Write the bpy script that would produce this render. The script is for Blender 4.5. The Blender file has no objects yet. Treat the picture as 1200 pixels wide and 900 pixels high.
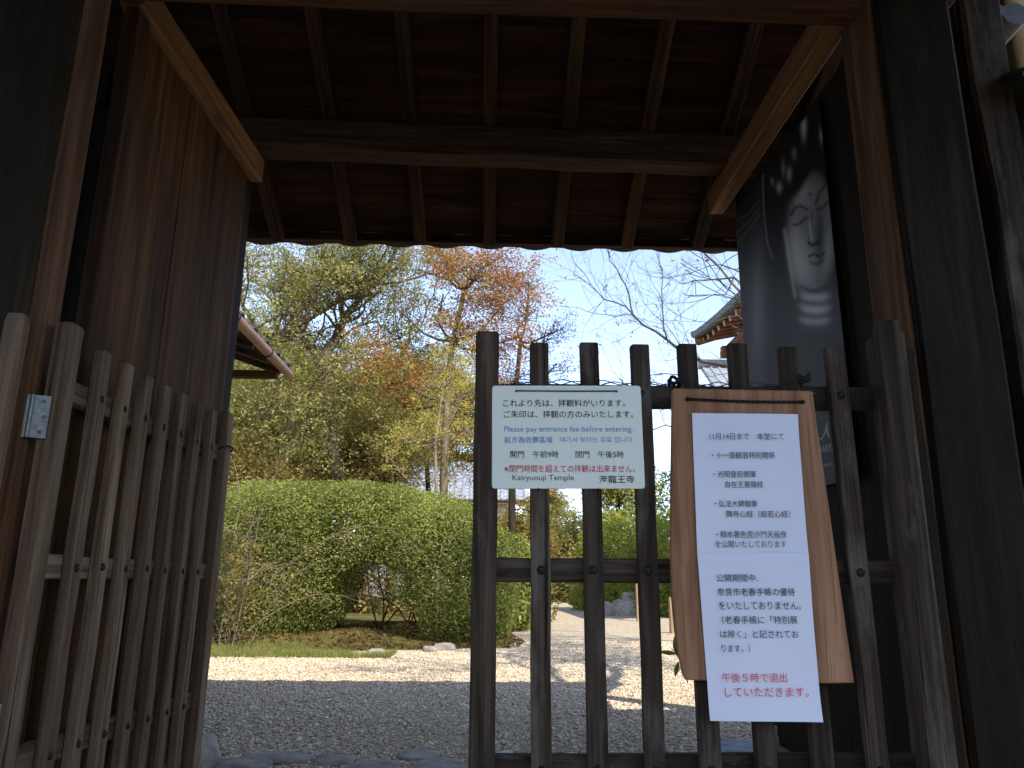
import bpy, bmesh, math, random
import numpy as np
from mathutils import Vector, Matrix, Euler

random.seed(7)
R = math.radians
SC = bpy.context.scene
COL = SC.collection

# ---------------------------------------------------------------- camera
PITCH, YAW, ROLL = R(14.4), R(1.55), R(0.5)
EYE = 0.78
cam = bpy.data.cameras.new('camera')
cam.sensor_width = 36.0
cam.lens = 27.0
cam.clip_start = 0.02
cam.clip_end = 900.0
cam_o = bpy.data.objects.new('camera', cam)
COL.objects.link(cam_o)
CAMROT = (Euler((0, 0, -YAW)).to_matrix() @ Euler((R(90) + PITCH, 0, 0)).to_matrix() @ Euler((0, 0, ROLL)).to_matrix())
cam_o.matrix_world = Matrix.Translation((0, 0, EYE)) @ CAMROT.to_4x4()
SC.camera = cam_o

# ---------------------------------------------------------------- world, sun, exposure
SUN_EL, SUN_AZ = R(47.0), R(151.0)          # azimuth clockwise from +Y
world = bpy.data.worlds.new("World")
SC.world = world
world.use_nodes = True
nt = world.node_tree
sky = nt.nodes.new('ShaderNodeTexSky')
sky.sky_type = 'NISHITA'
sky.sun_disc = False
sky.sun_elevation = SUN_EL
sky.sun_rotation = SUN_AZ
sky.air_density = 0.6
sky.dust_density = 0.1
sky.ozone_density = 2.0
hsw = nt.nodes.new('ShaderNodeHueSaturation')
hsw.inputs['Saturation'].default_value = 0.80
nt.links.new(sky.outputs[0], hsw.inputs['Color'])
nt.links.new(hsw.outputs[0], nt.nodes['Background'].inputs[0])
nt.nodes['Background'].inputs[1].default_value = 0.15
sun = bpy.data.lights.new('sun', 'SUN')
sun.energy = 2.0
sun.angle = R(0.53)
sun.color = (1.0, 0.92, 0.80)
sun_o = bpy.data.objects.new('sun', sun)
COL.objects.link(sun_o)
SDIR = Vector((math.sin(SUN_AZ) * math.cos(SUN_EL), math.cos(SUN_AZ) * math.cos(SUN_EL), math.sin(SUN_EL)))
sun_o.rotation_euler = SDIR.to_track_quat('Z', 'Y').to_euler()
sun_o.location = (0, 0, 20)
SC.view_settings.view_transform = 'Standard'
SC.view_settings.look = 'None'
SC.view_settings.gamma = 1.0
SC.view_settings.exposure = 1.86
SC.render.engine = 'CYCLES'
SC.cycles.use_denoising = True
SC.cycles.max_bounces = 8
SC.cycles.diffuse_bounces = 5
SC.cycles.transmission_bounces = 4


def px(x, y, Y):
    """point on the vertical plane at depth Y that shows at photo pixel x, y (1200 x 900)"""
    d = CAMROT @ Vector(((x - 600) / 900.0, (450 - y) / 900.0, -1.0))
    return Vector((0, 0, EYE)) + d * (Y / d.y)


def pxx(x, y, X):
    d = CAMROT @ Vector(((x - 600) / 900.0, (450 - y) / 900.0, -1.0))
    return Vector((0, 0, EYE)) + d * (X / d.x)


# ---------------------------------------------------------------- object helpers
WM = {}


def link(o, parent=None, M=None):
    M = M if M is not None else Matrix.Identity(4)
    COL.objects.link(o)
    if parent is not None:
        o.parent = parent
        o.matrix_basis = WM[parent.name].inverted() @ M
    else:
        o.matrix_basis = M
    WM[o.name] = M
    return o


def tag(o, label=None, cat=None, group=None, kind=None):
    if label: o['label'] = label
    if cat: o['category'] = cat
    if group: o['group'] = group
    if kind: o['kind'] = kind
    return o


def empty(name, loc, label=None, cat=None, group=None):
    o = bpy.data.objects.new(name, None)
    o.empty_display_size = 0.2
    link(o, None, Matrix.Translation(loc))
    return tag(o, label, cat, group)


def mesh_np(name, verts, faces, mat, smooth=False):
    """verts (n,3), faces (m,k) with k constant"""
    me = bpy.data.meshes.new(name)
    verts = np.asarray(verts, dtype=np.float32)
    faces = np.asarray(faces, dtype=np.int32)
    m, k = faces.shape
    me.vertices.add(len(verts))
    me.vertices.foreach_set('co', verts.ravel())
    me.loops.add(m * k)
    me.loops.foreach_set('vertex_index', faces.ravel())
    me.polygons.add(m)
    me.polygons.foreach_set('loop_start', np.arange(0, m * k, k, dtype=np.int32))
    me.polygons.foreach_set('loop_total', np.full(m, k, dtype=np.int32))
    if smooth:
        me.polygons.foreach_set('use_smooth', np.ones(m, dtype=bool))
    me.materials.append(mat)
    me.update(calc_edges=True)
    return me


def obj(name, me, parent=None, M=None):
    return link(bpy.data.objects.new(name, me), parent, M)


def mesh_py(name, verts, faces, mat, smooth=False):
    me = bpy.data.meshes.new(name)
    me.from_pydata([tuple(v) for v in verts], [], faces)
    me.materials.append(mat)
    if smooth:
        for p in me.polygons: p.use_smooth = True
    me.update()
    return me


def timber_mesh(name, L, w, h, mat, ch=0.006, seg=4, wob=0.0015, round_top=0.0):
    """squared timber with chamfered, slightly worn arrises; long axis local Z, from 0 to L"""
    V, F = [], []
    prof = [(-w/2+ch, -h/2), (w/2-ch, -h/2), (w/2, -h/2+ch), (w/2, h/2-ch), (w/2-ch, h/2), (-w/2+ch, h/2), (-w/2, h/2-ch), (-w/2, -h/2+ch)]
    zs = [ch * 0.6 * 0] + [L * i / seg for i in range(1, seg)] + [L - (round_top or ch)]
    zs = [0.0] + zs[1:]
    for z in zs:
        dx, dy = random.uniform(-wob, wob), random.uniform(-wob, wob)
        for a, b in prof:
            V.append((a + dx + random.uniform(-wob, wob) * .6, b + dy + random.uniform(-wob, wob) * .6, z))
    n = len(zs)
    for i in range(n - 1):
        for k in range(8):
            F.append((i*8+k, i*8+(k+1) % 8, (i+1)*8+(k+1) % 8, (i+1)*8+k))
    s = 1 - 2 * ch / max(w, 4*ch) if not round_top else 0.86
    for a, b in prof: V.append((a * s, b * (s if round_top else (1 - 2*ch/max(h, 4*ch))), L))
    for k in range(8):
        F.append(((n-1)*8+k, (n-1)*8+(k+1) % 8, n*8+(k+1) % 8, n*8+k))
    F.append(tuple(range(n*8, n*8+8)))
    F.append(tuple(range(7, -1, -1)))
    return mesh_py(name, V, F, mat)


def frame(p0, p1, up=Vector((0, 0, 1))):
    """matrix with Z along p0->p1 and local Y as close to `up` as it can be"""
    p0, p1 = Vector(p0), Vector(p1)
    z = (p1 - p0).normalized()
    u = Vector(up)
    x = u.cross(z)
    if x.length < 1e-4:
        x = Vector((1, 0, 0))
    x.normalize()
    y = z.cross(x)
    M = Matrix((x, y, z)).transposed().to_4x4()
    M.translation = p0
    return M


def timber(name, p0, p1, w, h, mat, parent=None, up=(0, 0, 1), **kw):
    """w = size across, h = size along `up`"""
    L = (Vector(p1) - Vector(p0)).length
    return obj(name, timber_mesh(name, L, w, h, mat, **kw), parent, frame(p0, p1, Vector(up)))


def post(name, x, y, z0, z1, wx, wy, mat, parent=None, **kw):
    me = timber_mesh(name, z1 - z0, wx, wy, mat, **kw)
    return obj(name, me, parent, Matrix.Translation((x, y, z0)))


def tube_arrays(pts, rad, n=6):
    pts = [Vector(p) for p in pts]
    V = []
    prev = None
    for i, p in enumerate(pts):
        t = (pts[min(i+1, len(pts)-1)] - pts[max(i-1, 0)])
        t = t.normalized() if t.length > 1e-9 else Vector((0, 0, 1))
        if prev is None:
            a = t.orthogonal().normalized()
        else:
            a = (prev - t * prev.dot(t))
            a = a.normalized() if a.length > 1e-6 else t.orthogonal().normalized()
        prev = a
        b = t.cross(a)
        for k in range(n):
            an = 2 * math.pi * k / n
            V.append(p + (a * math.cos(an) + b * math.sin(an)) * rad[i])
    F = []
    for i in range(len(pts) - 1):
        for k in range(n):
            F.append((i*n+k, i*n+(k+1) % n, (i+1)*n+(k+1) % n, (i+1)*n+k))
    return V, F


class Tubes:
    def __init__(self): self.V, self.F = [], []

    def add(self, pts, rad, n=6):
        V, F = tube_arrays(pts, rad, n)
        o = len(self.V)
        self.V += V
        self.F += [tuple(i + o for i in f) for f in F]

    def mesh(self, name, mat):
        return mesh_np(name, np.array([tuple(v) for v in self.V]), np.array(self.F), mat, True)


# ---------------------------------------------------------------- materials
class NT:
    def __init__(self, name):
        self.m = bpy.data.materials.new(name)
        self.m.use_nodes = True
        self.t = self.m.node_tree
        self.b = self.t.nodes['Principled BSDF']

    def n(self, typ, **kw):
        nd = self.t.nodes.new('ShaderNode' + typ)
        for k, v in kw.items(): setattr(nd, k, v)
        return nd

    def l(self, a, b): self.t.links.new(a, b)

    def coord(self, scale=(1, 1, 1), rnd=True, kind='Object'):
        tc = self.n('TexCoord')
        mp = self.n('Mapping')
        mp.inputs['Scale'].default_value = scale
        self.l(tc.outputs[kind], mp.inputs['Vector'])
        if rnd:
            oi = self.n('ObjectInfo')
            mu = self.n('Math', operation='MULTIPLY')
            mu.inputs[1].default_value = 57.0
            self.l(oi.outputs['Random'], mu.inputs[0])
            self.l(mu.outputs[0], mp.inputs['Location'])
        return mp.outputs[0]

    def noise(self, vec, scale, detail=4, rough=.55, dist=0):
        nd = self.n('TexNoise')
        nd.inputs['Scale'].default_value = scale
        nd.inputs['Detail'].default_value = detail
        nd.inputs['Roughness'].default_value = rough
        nd.inputs['Distortion'].default_value = dist
        self.l(vec, nd.inputs['Vector'])
        return nd.outputs['Fac']

    def ramp(self, fac, stops):
        r = self.n('ValToRGB')
        e = r.color_ramp.elements
        while len(e) < len(stops): e.new(0.5)
        for i, (p, c) in enumerate(stops):
            e[i].position = p
            e[i].color = (c[0], c[1], c[2], 1)
        self.l(fac, r.inputs[0])
        return r.outputs[0]

    def mix(self, fac, a, b, mode='MIX'):
        x = self.n('Mix', data_type='RGBA', blend_type=mode)
        if isinstance(fac, (int, float)): x.inputs[0].default_value = fac
        else: self.l(fac, x.inputs[0])
        for s, i in ((a, 6), (b, 7)):
            if isinstance(s, tuple): x.inputs[i].default_value = (s[0], s[1], s[2], 1)
            else: self.l(s, x.inputs[i])
        return x.outputs[2]

    def mathn(self, op, a, b=0.0):
        x = self.n('Math', operation=op)
        for s, i in ((a, 0), (b, 1)):
            if isinstance(s, (int, float)): x.inputs[i].default_value = s
            else: self.l(s, x.inputs[i])
        return x.outputs[0]

    def bump(self, h, strength=.4, dist=.002):
        b = self.n('Bump')
        b.inputs['Strength'].default_value = strength
        b.inputs['Distance'].default_value = dist
        self.l(h, b.inputs['Height'])
        self.l(b.outputs[0], self.b.inputs['Normal'])

    def base(self, c):
        if isinstance(c, tuple): self.b.inputs['Base Color'].default_value = (c[0], c[1], c[2], 1)
        else: self.l(c, self.b.inputs['Base Color'])

    def rough(self, v):
        if isinstance(v, (int, float)): self.b.inputs['Roughness'].default_value = v
        else: self.l(v, self.b.inputs['Roughness'])
        return self

    def spec(self, v):
        self.b.inputs['Specular IOR Level'].default_value = v
        return self


def wood(name, dark, mid, light, grain=1.0, rough=.75, weather=0.0, spec=.12):
    dark, mid, light = [(c[0] * 1.12, c[1], c[2] * .80) for c in (dark, mid, light)]
    t = NT(name)
    v1 = t.coord((34 * grain, 34 * grain, 1.3))
    v2 = t.coord((3.5, 3.5, .7))
    v3 = t.coord((150 * grain, 150 * grain, 2.2))
    g = t.noise(v1, 1.0, 5, .6, .6)
    big = t.noise(v2, 1.0, 3, .5, .4)
    fine = t.noise(v3, 1.0, 2, .5)
    c = t.ramp(g, [(.30, dark), (.5, mid), (.72, light)])
    c = t.mix(t.ramp(big, [(.3, (0, 0, 0)), (.75, (1, 1, 1))]), c, t.mix(.55, c, dark))
    c = t.mix(t.mathn('MULTIPLY', t.mathn('GREATER_THAN', fine, .63), .55), c, dark)
    vk = t.n('TexVoronoi'); vk.inputs['Scale'].default_value = 1.0
    t.l(t.coord((5.5, 5.5, 1.7)), vk.inputs['Vector'])
    kn = t.ramp(vk.outputs['Distance'], [(.05, (1, 1, 1)), (.16, (0, 0, 0))])
    c = t.mix(t.mathn('MULTIPLY', kn, .75), c, dark)
    ck = t.noise(t.coord((55, 55, .8)), 1.0, 3, .6, .3)
    crack = t.ramp(ck, [(.655, (0, 0, 0)), (.69, (1, 1, 1))])
    c = t.mix(t.mathn('MULTIPLY', crack, .85), c, tuple(q * .4 for q in dark))
    oi = t.n('ObjectInfo')
    hv = t.n('HueSaturation')
    t.l(c, hv.inputs['Color'])
    t.l(t.mathn('ADD', t.mathn('MULTIPLY', oi.outputs['Random'], .5), .75), hv.inputs['Value'])
    c = hv.outputs[0]
    if weather:
        w = t.noise(t.coord((9, 9, 2.2)), 1.0, 6, .7)
        c = t.mix(t.mathn('MULTIPLY', t.ramp(w, [(.52, (0, 0, 0)), (.72, (1, 1, 1))]), weather), c, (.22, .19, .15))
    t.base(c)
    t.rough(rough).spec(spec)
    t.bump(t.mathn('SUBTRACT', t.mathn('ADD', t.mathn('MULTIPLY', g, .8), t.mathn('MULTIPLY', fine, .35)), t.mathn('MULTIPLY', crack, .9)), .7, .003)
    return t.m


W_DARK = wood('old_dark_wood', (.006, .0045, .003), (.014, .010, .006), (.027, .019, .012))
W_BEAM = wood('gate_beam_wood', (.018, .010, .005), (.058, .030, .015), (.13, .070, .036), weather=.1)
W_LIGHT = wood('tie_beam_wood', (.06, .030, .014), (.17, .090, .045), (.28, .165, .088), weather=.15)
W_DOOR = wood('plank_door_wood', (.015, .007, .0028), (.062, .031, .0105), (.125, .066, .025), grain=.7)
W_SLAT = wood('weathered_slat_wood', (.014, .0105, .0085), (.046, .037, .031), (.105, .088, .075), weather=.5, rough=.85)
W_SLATB = wood('brown_slat_wood', (.046, .032, .023), (.150, .112, .084), (.27, .215, .172), weather=.25, rough=.85)
W_ROOF = wood('roof_board_wood', (.010, .0045, .002), (.042, .019, .008), (.090, .042, .018), grain=.6, weather=.04)
W_BOARD = wood('notice_board_wood', (.14, .075, .046), (.30, .172, .108), (.45, .29, .195), grain=.55, rough=.6)
W_GREY = wood('grey_exposed_wood', (.045, .036, .029), (.10, .082, .066), (.19, .165, .135), weather=.5, rough=.9)
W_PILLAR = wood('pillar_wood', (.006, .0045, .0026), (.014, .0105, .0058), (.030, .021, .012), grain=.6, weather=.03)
W_RED = wood('red_brown_temple_wood', (.10, .045, .025), (.20, .09, .05), (.30, .14, .08), rough=.7)
W_POST = wood('pale_garden_post_wood', (.20, .15, .10), (.33, .26, .18), (.45, .37, .28), weather=.3, rough=.9)


def plain(name, col, rough=.6, metal=0.0, var=.15, scale=8.0, bump=0.0, spec=.4):
    t = NT(name)
    v = t.coord((1, 1, 1))
    n_ = t.noise(v, scale, 5, .6)
    d = tuple(max(0, c * (1 - var)) for c in col)
    l = tuple(c * (1 + var) for c in col)
    t.base(t.ramp(n_, [(.3, d), (.7, l)]))
    t.rough(rough).spec(spec)
    t.b.inputs['Metallic'].default_value = metal
    if bump: t.bump(n_, bump, .004)
    return t.m


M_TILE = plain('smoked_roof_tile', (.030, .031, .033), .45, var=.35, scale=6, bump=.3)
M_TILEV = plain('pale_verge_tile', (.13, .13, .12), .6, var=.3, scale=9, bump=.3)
M_TILEF = plain('sunlit_grey_roof_tile', (.27, .285, .31), .5, var=.3, scale=2.5, bump=.2)  # paler grey tile of the distant roofs
M_STEEL = plain('galvanised_hinge', (.20, .21, .19), .55, .8, var=.3, scale=60, bump=.2)
M_IRON = plain('dark_iron', (.022, .018, .016), .55, .6, var=.4, scale=90, bump=.4)
M_CORD = plain('black_brown_cord', (.012, .010, .009), .9, var=.3, scale=200)
M_WIRE = plain('grey_wire', (.16, .15, .14), .5, .7, var=.3, scale=80)
M_COPPER = plain('weathered_copper_gutter', (.27, .15, .105), .45, .25, var=.22, scale=5)
M_PATINA = plain('copper_patina_edge', (.085, .10, .09), .6, var=.25, scale=6)
M_PLASTER = plain('white_plaster', (.72, .70, .66), .9, var=.06, scale=3)
M_PLASTERY = plain('ochre_plaster', (.42, .33, .21), .9, var=.12, scale=3)
M_STONE = plain('grey_stone', (.30, .265, .22), .85, var=.4, scale=14, bump=.8)
M_BLUESTONE = plain('blue_grey_stone', (.20, .22, .25), .8, var=.35, scale=10, bump=.7)
M_WHITESTONE = plain('pale_stone', (.50, .51, .52), .85, var=.2, scale=12, bump=.5)
M_SIGN = plain('pale_green_sign_plate', (.74, .77, .64), .38, var=.03, scale=5, spec=.5)
M_BARK = wood('tree_bark', (.05, .040, .030), (.15, .125, .095), (.30, .25, .195), grain=.12, rough=.95)
M_BARKD = wood('dark_bark', (.016, .013, .011), (.042, .034, .029), (.075, .062, .052), grain=.12, rough=.95)
M_TWIG = plain('pale_twig_bark', (.22, .165, .11), .9, var=.3, scale=10)
M_CHERRY = plain('cherry_twig_bark', (.075, .060, .058), .8, var=.3, scale=10)


def ink(name, col):
    t = NT(name)
    t.base(col)
    t.rough(.7).spec(.2)
    return t.m


INK_BLACK = ink('black_print', (.022, .022, .026))
INK_BLUE = ink('blue_print', (.13, .26, .55))
INK_RED = ink('red_print', (.56, .035, .065))
INK_RED2 = ink('red_paper_print', (.68, .07, .085))
INK_GREY = ink('white_poster_print', (.55, .55, .52))


def paper_mat():
    t = NT('white_paper')
    v = t.coord((1, 1, 1), rnd=False)
    n_ = t.noise(v, 3.0, 3, .5)
    t.base(t.ramp(n_, [(.3, (.69, .71, .78)), (.7, (.75, .765, .82))]))
    t.rough(.75).spec(.25)
    t.bump(t.noise(v, 9.0, 2, .4), .25, .003)
    return t.m


M_PAPER = paper_mat()


def leaf_mat(name, stops, trans=.35, rough=.5, spec=.35, nscale=.9):
    """colour differs leaf by leaf and in broad patches"""
    t = NT(name)
    g = t.n('NewGeometry')
    tc = t.n('TexCoord')
    n_ = t.n('TexNoise')
    n_.inputs['Scale'].default_value = nscale
    n_.inputs['Detail'].default_value = 3
    t.l(tc.outputs['Object'], n_.inputs['Vector'])
    f = t.mathn('ADD', t.mathn('MULTIPLY', g.outputs['Random Per Island'], .55), t.mathn('MULTIPLY', t.ramp(n_.outputs['Fac'], [(.3, (0, 0, 0)), (.7, (1, 1, 1))]), .45))
    c = t.ramp(f, stops)
    t.base(c)
    t.rough(rough).spec(spec)
    tr = t.n('BsdfTranslucent')
    hs = t.n('HueSaturation')
    hs.inputs['Saturation'].default_value = 1.15
    hs.inputs['Value'].default_value = 1.5
    t.l(c, hs.inputs['Color'])
    t.l(hs.outputs[0], tr.inputs['Color'])
    ms = t.n('MixShader')
    ms.inputs[0].default_value = trans
    out = [n for n in t.t.nodes if n.type == 'OUTPUT_MATERIAL'][0]
    t.l(t.b.outputs[0], ms.inputs[1])
    t.l(tr.outputs[0], ms.inputs[2])
    t.l(ms.outputs[0], out.inputs['Surface'])
    return t.m


L_HEDGE = leaf_mat('hedge_leaf', [(.0, (.07, .08, .022)), (.35, (.15, .17, .04)), (.65, (.27, .295, .075)), (.88, (.44, .43, .14)), (1, (.36, .24, .10))], .35, .6, .22)
L_EVER = leaf_mat('evergreen_leaf', [(.0, (.08, .082, .03)), (.4, (.21, .205, .06)), (.75, (.36, .32, .11)), (1, (.55, .46, .21))], .4, .55, .25)
L_AUT = leaf_mat('autumn_leaf', [(.0, (.14, .075, .025)), (.35, (.36, .16, .06)), (.6, (.42, .23, .08)), (.8, (.22, .21, .06)), (1, (.55, .28, .14))], .4, .6, .2)
L_YEL = leaf_mat('yellow_leaf', [(.0, (.20, .19, .05)), (.4, (.40, .35, .09)), (.75, (.54, .45, .13)), (1, (.34, .22, .09))], .45, .6, .2)
L_DULL = leaf_mat('dull_olive_leaf', [(.0, (.10, .085, .026)), (.4, (.23, .19, .055)), (.7, (.35, .27, .09)), (1, (.46, .27, .12))], .4, .6, .25)
L_GARD = leaf_mat('bright_garden_leaf', [(.0, (.12, .15, .03)), (.4, (.24, .27, .05)), (.75, (.34, .33, .08)), (1, (.42, .30, .11))], .4, .6, .25)
L_PURP = leaf_mat('dark_purple_leaf', [(.0, (.03, .03, .035)), (.5, (.07, .05, .055)), (1, (.15, .08, .07))], .3, .6, .2)
L_PINK = leaf_mat('pink_leaf', [(.0, (.35, .13, .10)), (1, (.50, .24, .18))], .4, .6, .2)
L_FALL = leaf_mat('fallen_leaf', [(.0, (.06, .03, .016)), (.5, (.14, .068, .034)), (1, (.28, .17, .08))], .1, .8, .15, 3)
L_GRASS = leaf_mat('grass_blade', [(.0, (.10, .12, .04)), (.35, (.19, .215, .06)), (.7, (.30, .30, .10)), (1, (.38, .32, .16))], .35, .8, .1, 3)
L_MOSS = leaf_mat('moss_blade', [(.0, (.07, .06, .02)), (.5, (.16, .145, .04)), (1, (.28, .22, .08))], .2, .8, .1, 2)
L_FRONDC = leaf_mat('climber_leaf', [(.0, (.05, .06, .012)), (1, (.16, .15, .03))], .3, .5, .3)

# ---------------------------------------------------------------- foliage geometry
RNG = np.random.default_rng(11)


def leaf_faces(P, size, aspect=.45, up=.3, droop=0.0, fold=.18, nrm=None, nbias=0.0):
    """one small pointed leaf (2 triangles as a folded quad) at every point of P (n,3)"""
    n = len(P)
    d = RNG.normal(size=(n, 3))
    d[:, 2] = d[:, 2] * .7 - droop
    d /= np.linalg.norm(d, axis=1)[:, None]
    q = RNG.normal(size=(n, 3)); q[:, 2] += up * 3
    if nrm is not None: q = q + nrm * nbias
    s = np.cross(d, q); s /= (np.linalg.norm(s, axis=1)[:, None] + 1e-9)
    m = np.cross(s, d)
    L = size * RNG.uniform(.65, 1.25, (n, 1))
    a = P - d * L * .5
    b = P + d * L * .5
    c = P + s * L * aspect * .5 + m * L * fold
    e = P - s * L * aspect * .5 + m * L * fold
    V = np.stack([a, c, b, e], 1).reshape(-1, 3)
    F = np.arange(4 * n).reshape(n, 4)
    return V, F


def clusters(centres, per, rad, flat=.7):
    c = np.repeat(np.asarray(centres), per, axis=0)
    o = RNG.normal(size=c.shape) * rad
    o[:, 2] *= flat
    return c + o


def grow(base, direction, length, radius, depth, tubes, tips, spread=.6, bend=.18, nchild=(2, 3), shrink=.72, up=.12, nseg=4, sides=6, minr=.004, grav=0.0):
    p = Vector(base)
    d = Vector(direction).normalized()
    pts, rad = [p.copy()], [radius]
    for i in range(nseg):
        d = (d + Vector((random.gauss(0, bend), random.gauss(0, bend), random.gauss(0, bend) + up - grav))).normalized()
        p = p + d * length / nseg
        pts.append(p.copy())
        rad.append(max(minr, radius * (1 - .38 * (i + 1) / nseg)))
    tubes.add(pts, rad, sides)
    if depth <= 1:
        tips.extend([tuple(q) for q in pts[1:]])
    if depth == 0:
        return
    for k in range(random.randint(*nchild) + 1):
        j = len(pts) - 1 if k == 0 else random.randint(max(1, nseg // 2), nseg)
        nd = (d + Vector((random.gauss(0, spread), random.gauss(0, spread), random.gauss(0, spread * .6)))).normalized()
        grow(pts[j], nd, length * shrink * random.uniform(.8, 1.15), rad[j] * (.85 if k == 0 else .62), depth - 1, tubes, tips, spread, bend, nchild, shrink, up, nseg, max(3, sides - 1), minr, grav)


def tree(name, base, height, trunk_r, depth, label, cat='tree', group=None, bark=None, leaf=None, per=12, lrad=.18, lsize=.09, keep=1.0, lean=(0, 0, 1), seed=1, spread=.6, first=.36, shrink=.74, up=.12, aspect=.45, grav=0.0, nchild=(2, 3), clip=None):
    random.seed(seed)
    t = empty(name, base, label, cat, group)
    tb, tips = Tubes(), []
    grow(Vector((0, 0, -.1)), Vector(lean), height * first, trunk_r, depth, tb, tips, spread=spread, shrink=shrink, up=up, grav=grav, nchild=nchild)
    M = Matrix.Translation(base)
    obj('trunk', tb.mesh('trunk', bark or M_BARK), t, M)
    if leaf is not None and tips:
        tips = [q for q in tips if random.random() < keep]
        P = clusters(tips, per, lrad)
        if clip is not None: P = P[clip(P)]
        V, F = leaf_faces(P, lsize, aspect)
        obj('crown', mesh_np('crown', V, F, leaf), t, M)
    return t


def lump(P, f, seed):
    r = np.random.default_rng(seed)
    o = np.zeros(len(P))
    for k in range(5):
        w = r.normal(size=3) * f
        o += np.sin(P @ w + r.uniform(0, 6))
    return o / 5


def shrub_points(ells, n, shell=.2, seed=3, cut=None, lumpiness=.12, zmin=0.02):
    """points in the outer shell of a union of ellipsoids (cx,cy,cz,rx,ry,rz)"""
    r = np.random.default_rng(seed)
    ells = np.array(ells, float)
    area = (ells[:, 3] * ells[:, 4] + ells[:, 3] * ells[:, 5] + ells[:, 4] * ells[:, 5])
    idx = r.choice(len(ells), n, p=area / area.sum())
    d = r.normal(size=(n, 3)); d /= np.linalg.norm(d, axis=1)[:, None]
    d = np.sign(d) * np.abs(d) ** .85
    d /= (np.sum(np.abs(d) ** 2.6, axis=1) ** (1 / 2.6))[:, None]
    E = ells[idx]
    f = 1 - r.beta(1.0, 2.6, n) * shell * 2.2
    P0 = E[:, :3] + d * E[:, 3:] * f[:, None]
    f2 = f + lumpiness * lump(P0, 3.0, seed + 1) + lumpiness * .5 * lump(P0, 8.0, seed + 2)
    P = E[:, :3] + d * E[:, 3:] * f2[:, None]
    ok = P[:, 2] > zmin
    for k, e in enumerate(ells):
        q = np.sum(np.abs((P - e[:3]) / e[3:]) ** 2.6, axis=1) ** (1 / 2.6)
        ok &= ~((q < .60) & (idx != k))
    if cut is not None: ok &= ~cut(P)
    return P[ok], d[ok]


def stone_mesh(name, sx, sy, sz, mat, seed=0, sub=2, flat=0.0):
    r = random.Random(seed)
    bm = bmesh.new()
    bmesh.ops.create_icosphere(bm, subdivisions=sub, radius=1)
    ph = [(r.uniform(0, 6), Vector((r.gauss(0, 1), r.gauss(0, 1), r.gauss(0, 1))) * 1.6) for _ in range(5)]
    for v in bm.verts:
        c = v.co.copy()
        k = 1 + .13 * sum(math.sin(p + c.dot(w)) for p, w in ph) / 2
        c = Vector((math.copysign(abs(c.x) ** .7, c.x), math.copysign(abs(c.y) ** .7, c.y), math.copysign(abs(c.z) ** .6, c.z))) * k
        v.co = Vector((c.x * sx, c.y * sy, c.z * sz))
    me = bpy.data.meshes.new(name)
    bm.to_mesh(me); bm.free()
    me.materials.append(mat)
    return me


# ================================================================ SETTING
def ground_mats():
    t = NT('raked_gravel')
    v = t.coord((1, 1, 1), rnd=False)
    vo = t.n('TexVoronoi')
    vo.inputs['Scale'].default_value = 55
    t.l(v, vo.inputs['Vector'])
    sep = t.n('SeparateColor')
    t.l(vo.outputs['Color'], sep.inputs[0])
    c = t.ramp(sep.outputs[0], [(.0, (.26, .20, .13)), (.4, (.47, .385, .275)), (.75, (.58, .49, .355)), (1, (.68, .60, .46))])
    big = t.noise(v, .8, 4, .6)
    c = t.mix(t.ramp(big, [(.4, (0, 0, 0)), (.7, (.35, .35, .35))]), c, (.33, .26, .19))
    t.base(c)
    t.rough(.95).spec(.15)
    t.bump(t.mathn('SUBTRACT', 1.0, vo.outputs['Distance']), .8, .02)
    g = t.m
    t = NT('pebble')
    gn = t.n('NewGeometry')
    c = t.ramp(gn.outputs['Random Per Island'], [(.0, (.24, .175, .105)), (.14, (.50, .39, .255)), (.5, (.66, .545, .38)), (.58, (.58, .40, .26)), (.8, (.74, .64, .475)), (1, (.82, .76, .62))])
    t.base(c)
    t.rough(.9).spec(.2)
    p = t.m
    t = NT('mossy_soil')
    v = t.coord((1, 1, 1), rnd=False)
    n1 = t.noise(v, 2.2, 6, .65)
    n2 = t.noise(v, 30, 3, .6)
    c = t.ramp(n1, [(.3, (.07, .045, .028)), (.5, (.11, .10, .028)), (.7, (.16, .16, .04))])
    t.base(c)
    t.rough(.95).spec(.1)
    t.bump(n2, .8, .03)
    s = t.m
    t = NT('street_paving')
    v = t.coord((1, 1, 1), rnd=False)
    t.base(t.ramp(t.noise(v, 6, 6, .6), [(.3, (.055, .053, .05)), (.7, (.095, .09, .084))]))
    t.rough(.9)
    st = t.m
    return g, p, s, st


M_GRAVEL, M_PEBBLE, M_SOIL, M_STREET = ground_mats()


def sheet(name, x0, x1, y0, y1, z, mat, nx=1, ny=1, fz=None):
    xs = np.linspace(x0, x1, nx + 1); ys = np.linspace(y0, y1, ny + 1)
    X, Y = np.meshgrid(xs, ys)
    Z = np.full_like(X, z) if fz is None else fz(X, Y)
    V = np.stack([X, Y, Z], -1).reshape(-1, 3)
    i = np.arange(ny)[:, None] * (nx + 1) + np.arange(nx)[None, :]
    F = np.stack([i, i + 1, i + nx + 2, i + nx + 1], -1).reshape(-1, 4)
    o = obj(name, mesh_np(name, V, F, mat, True))
    return tag(o, kind='structure')


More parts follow.
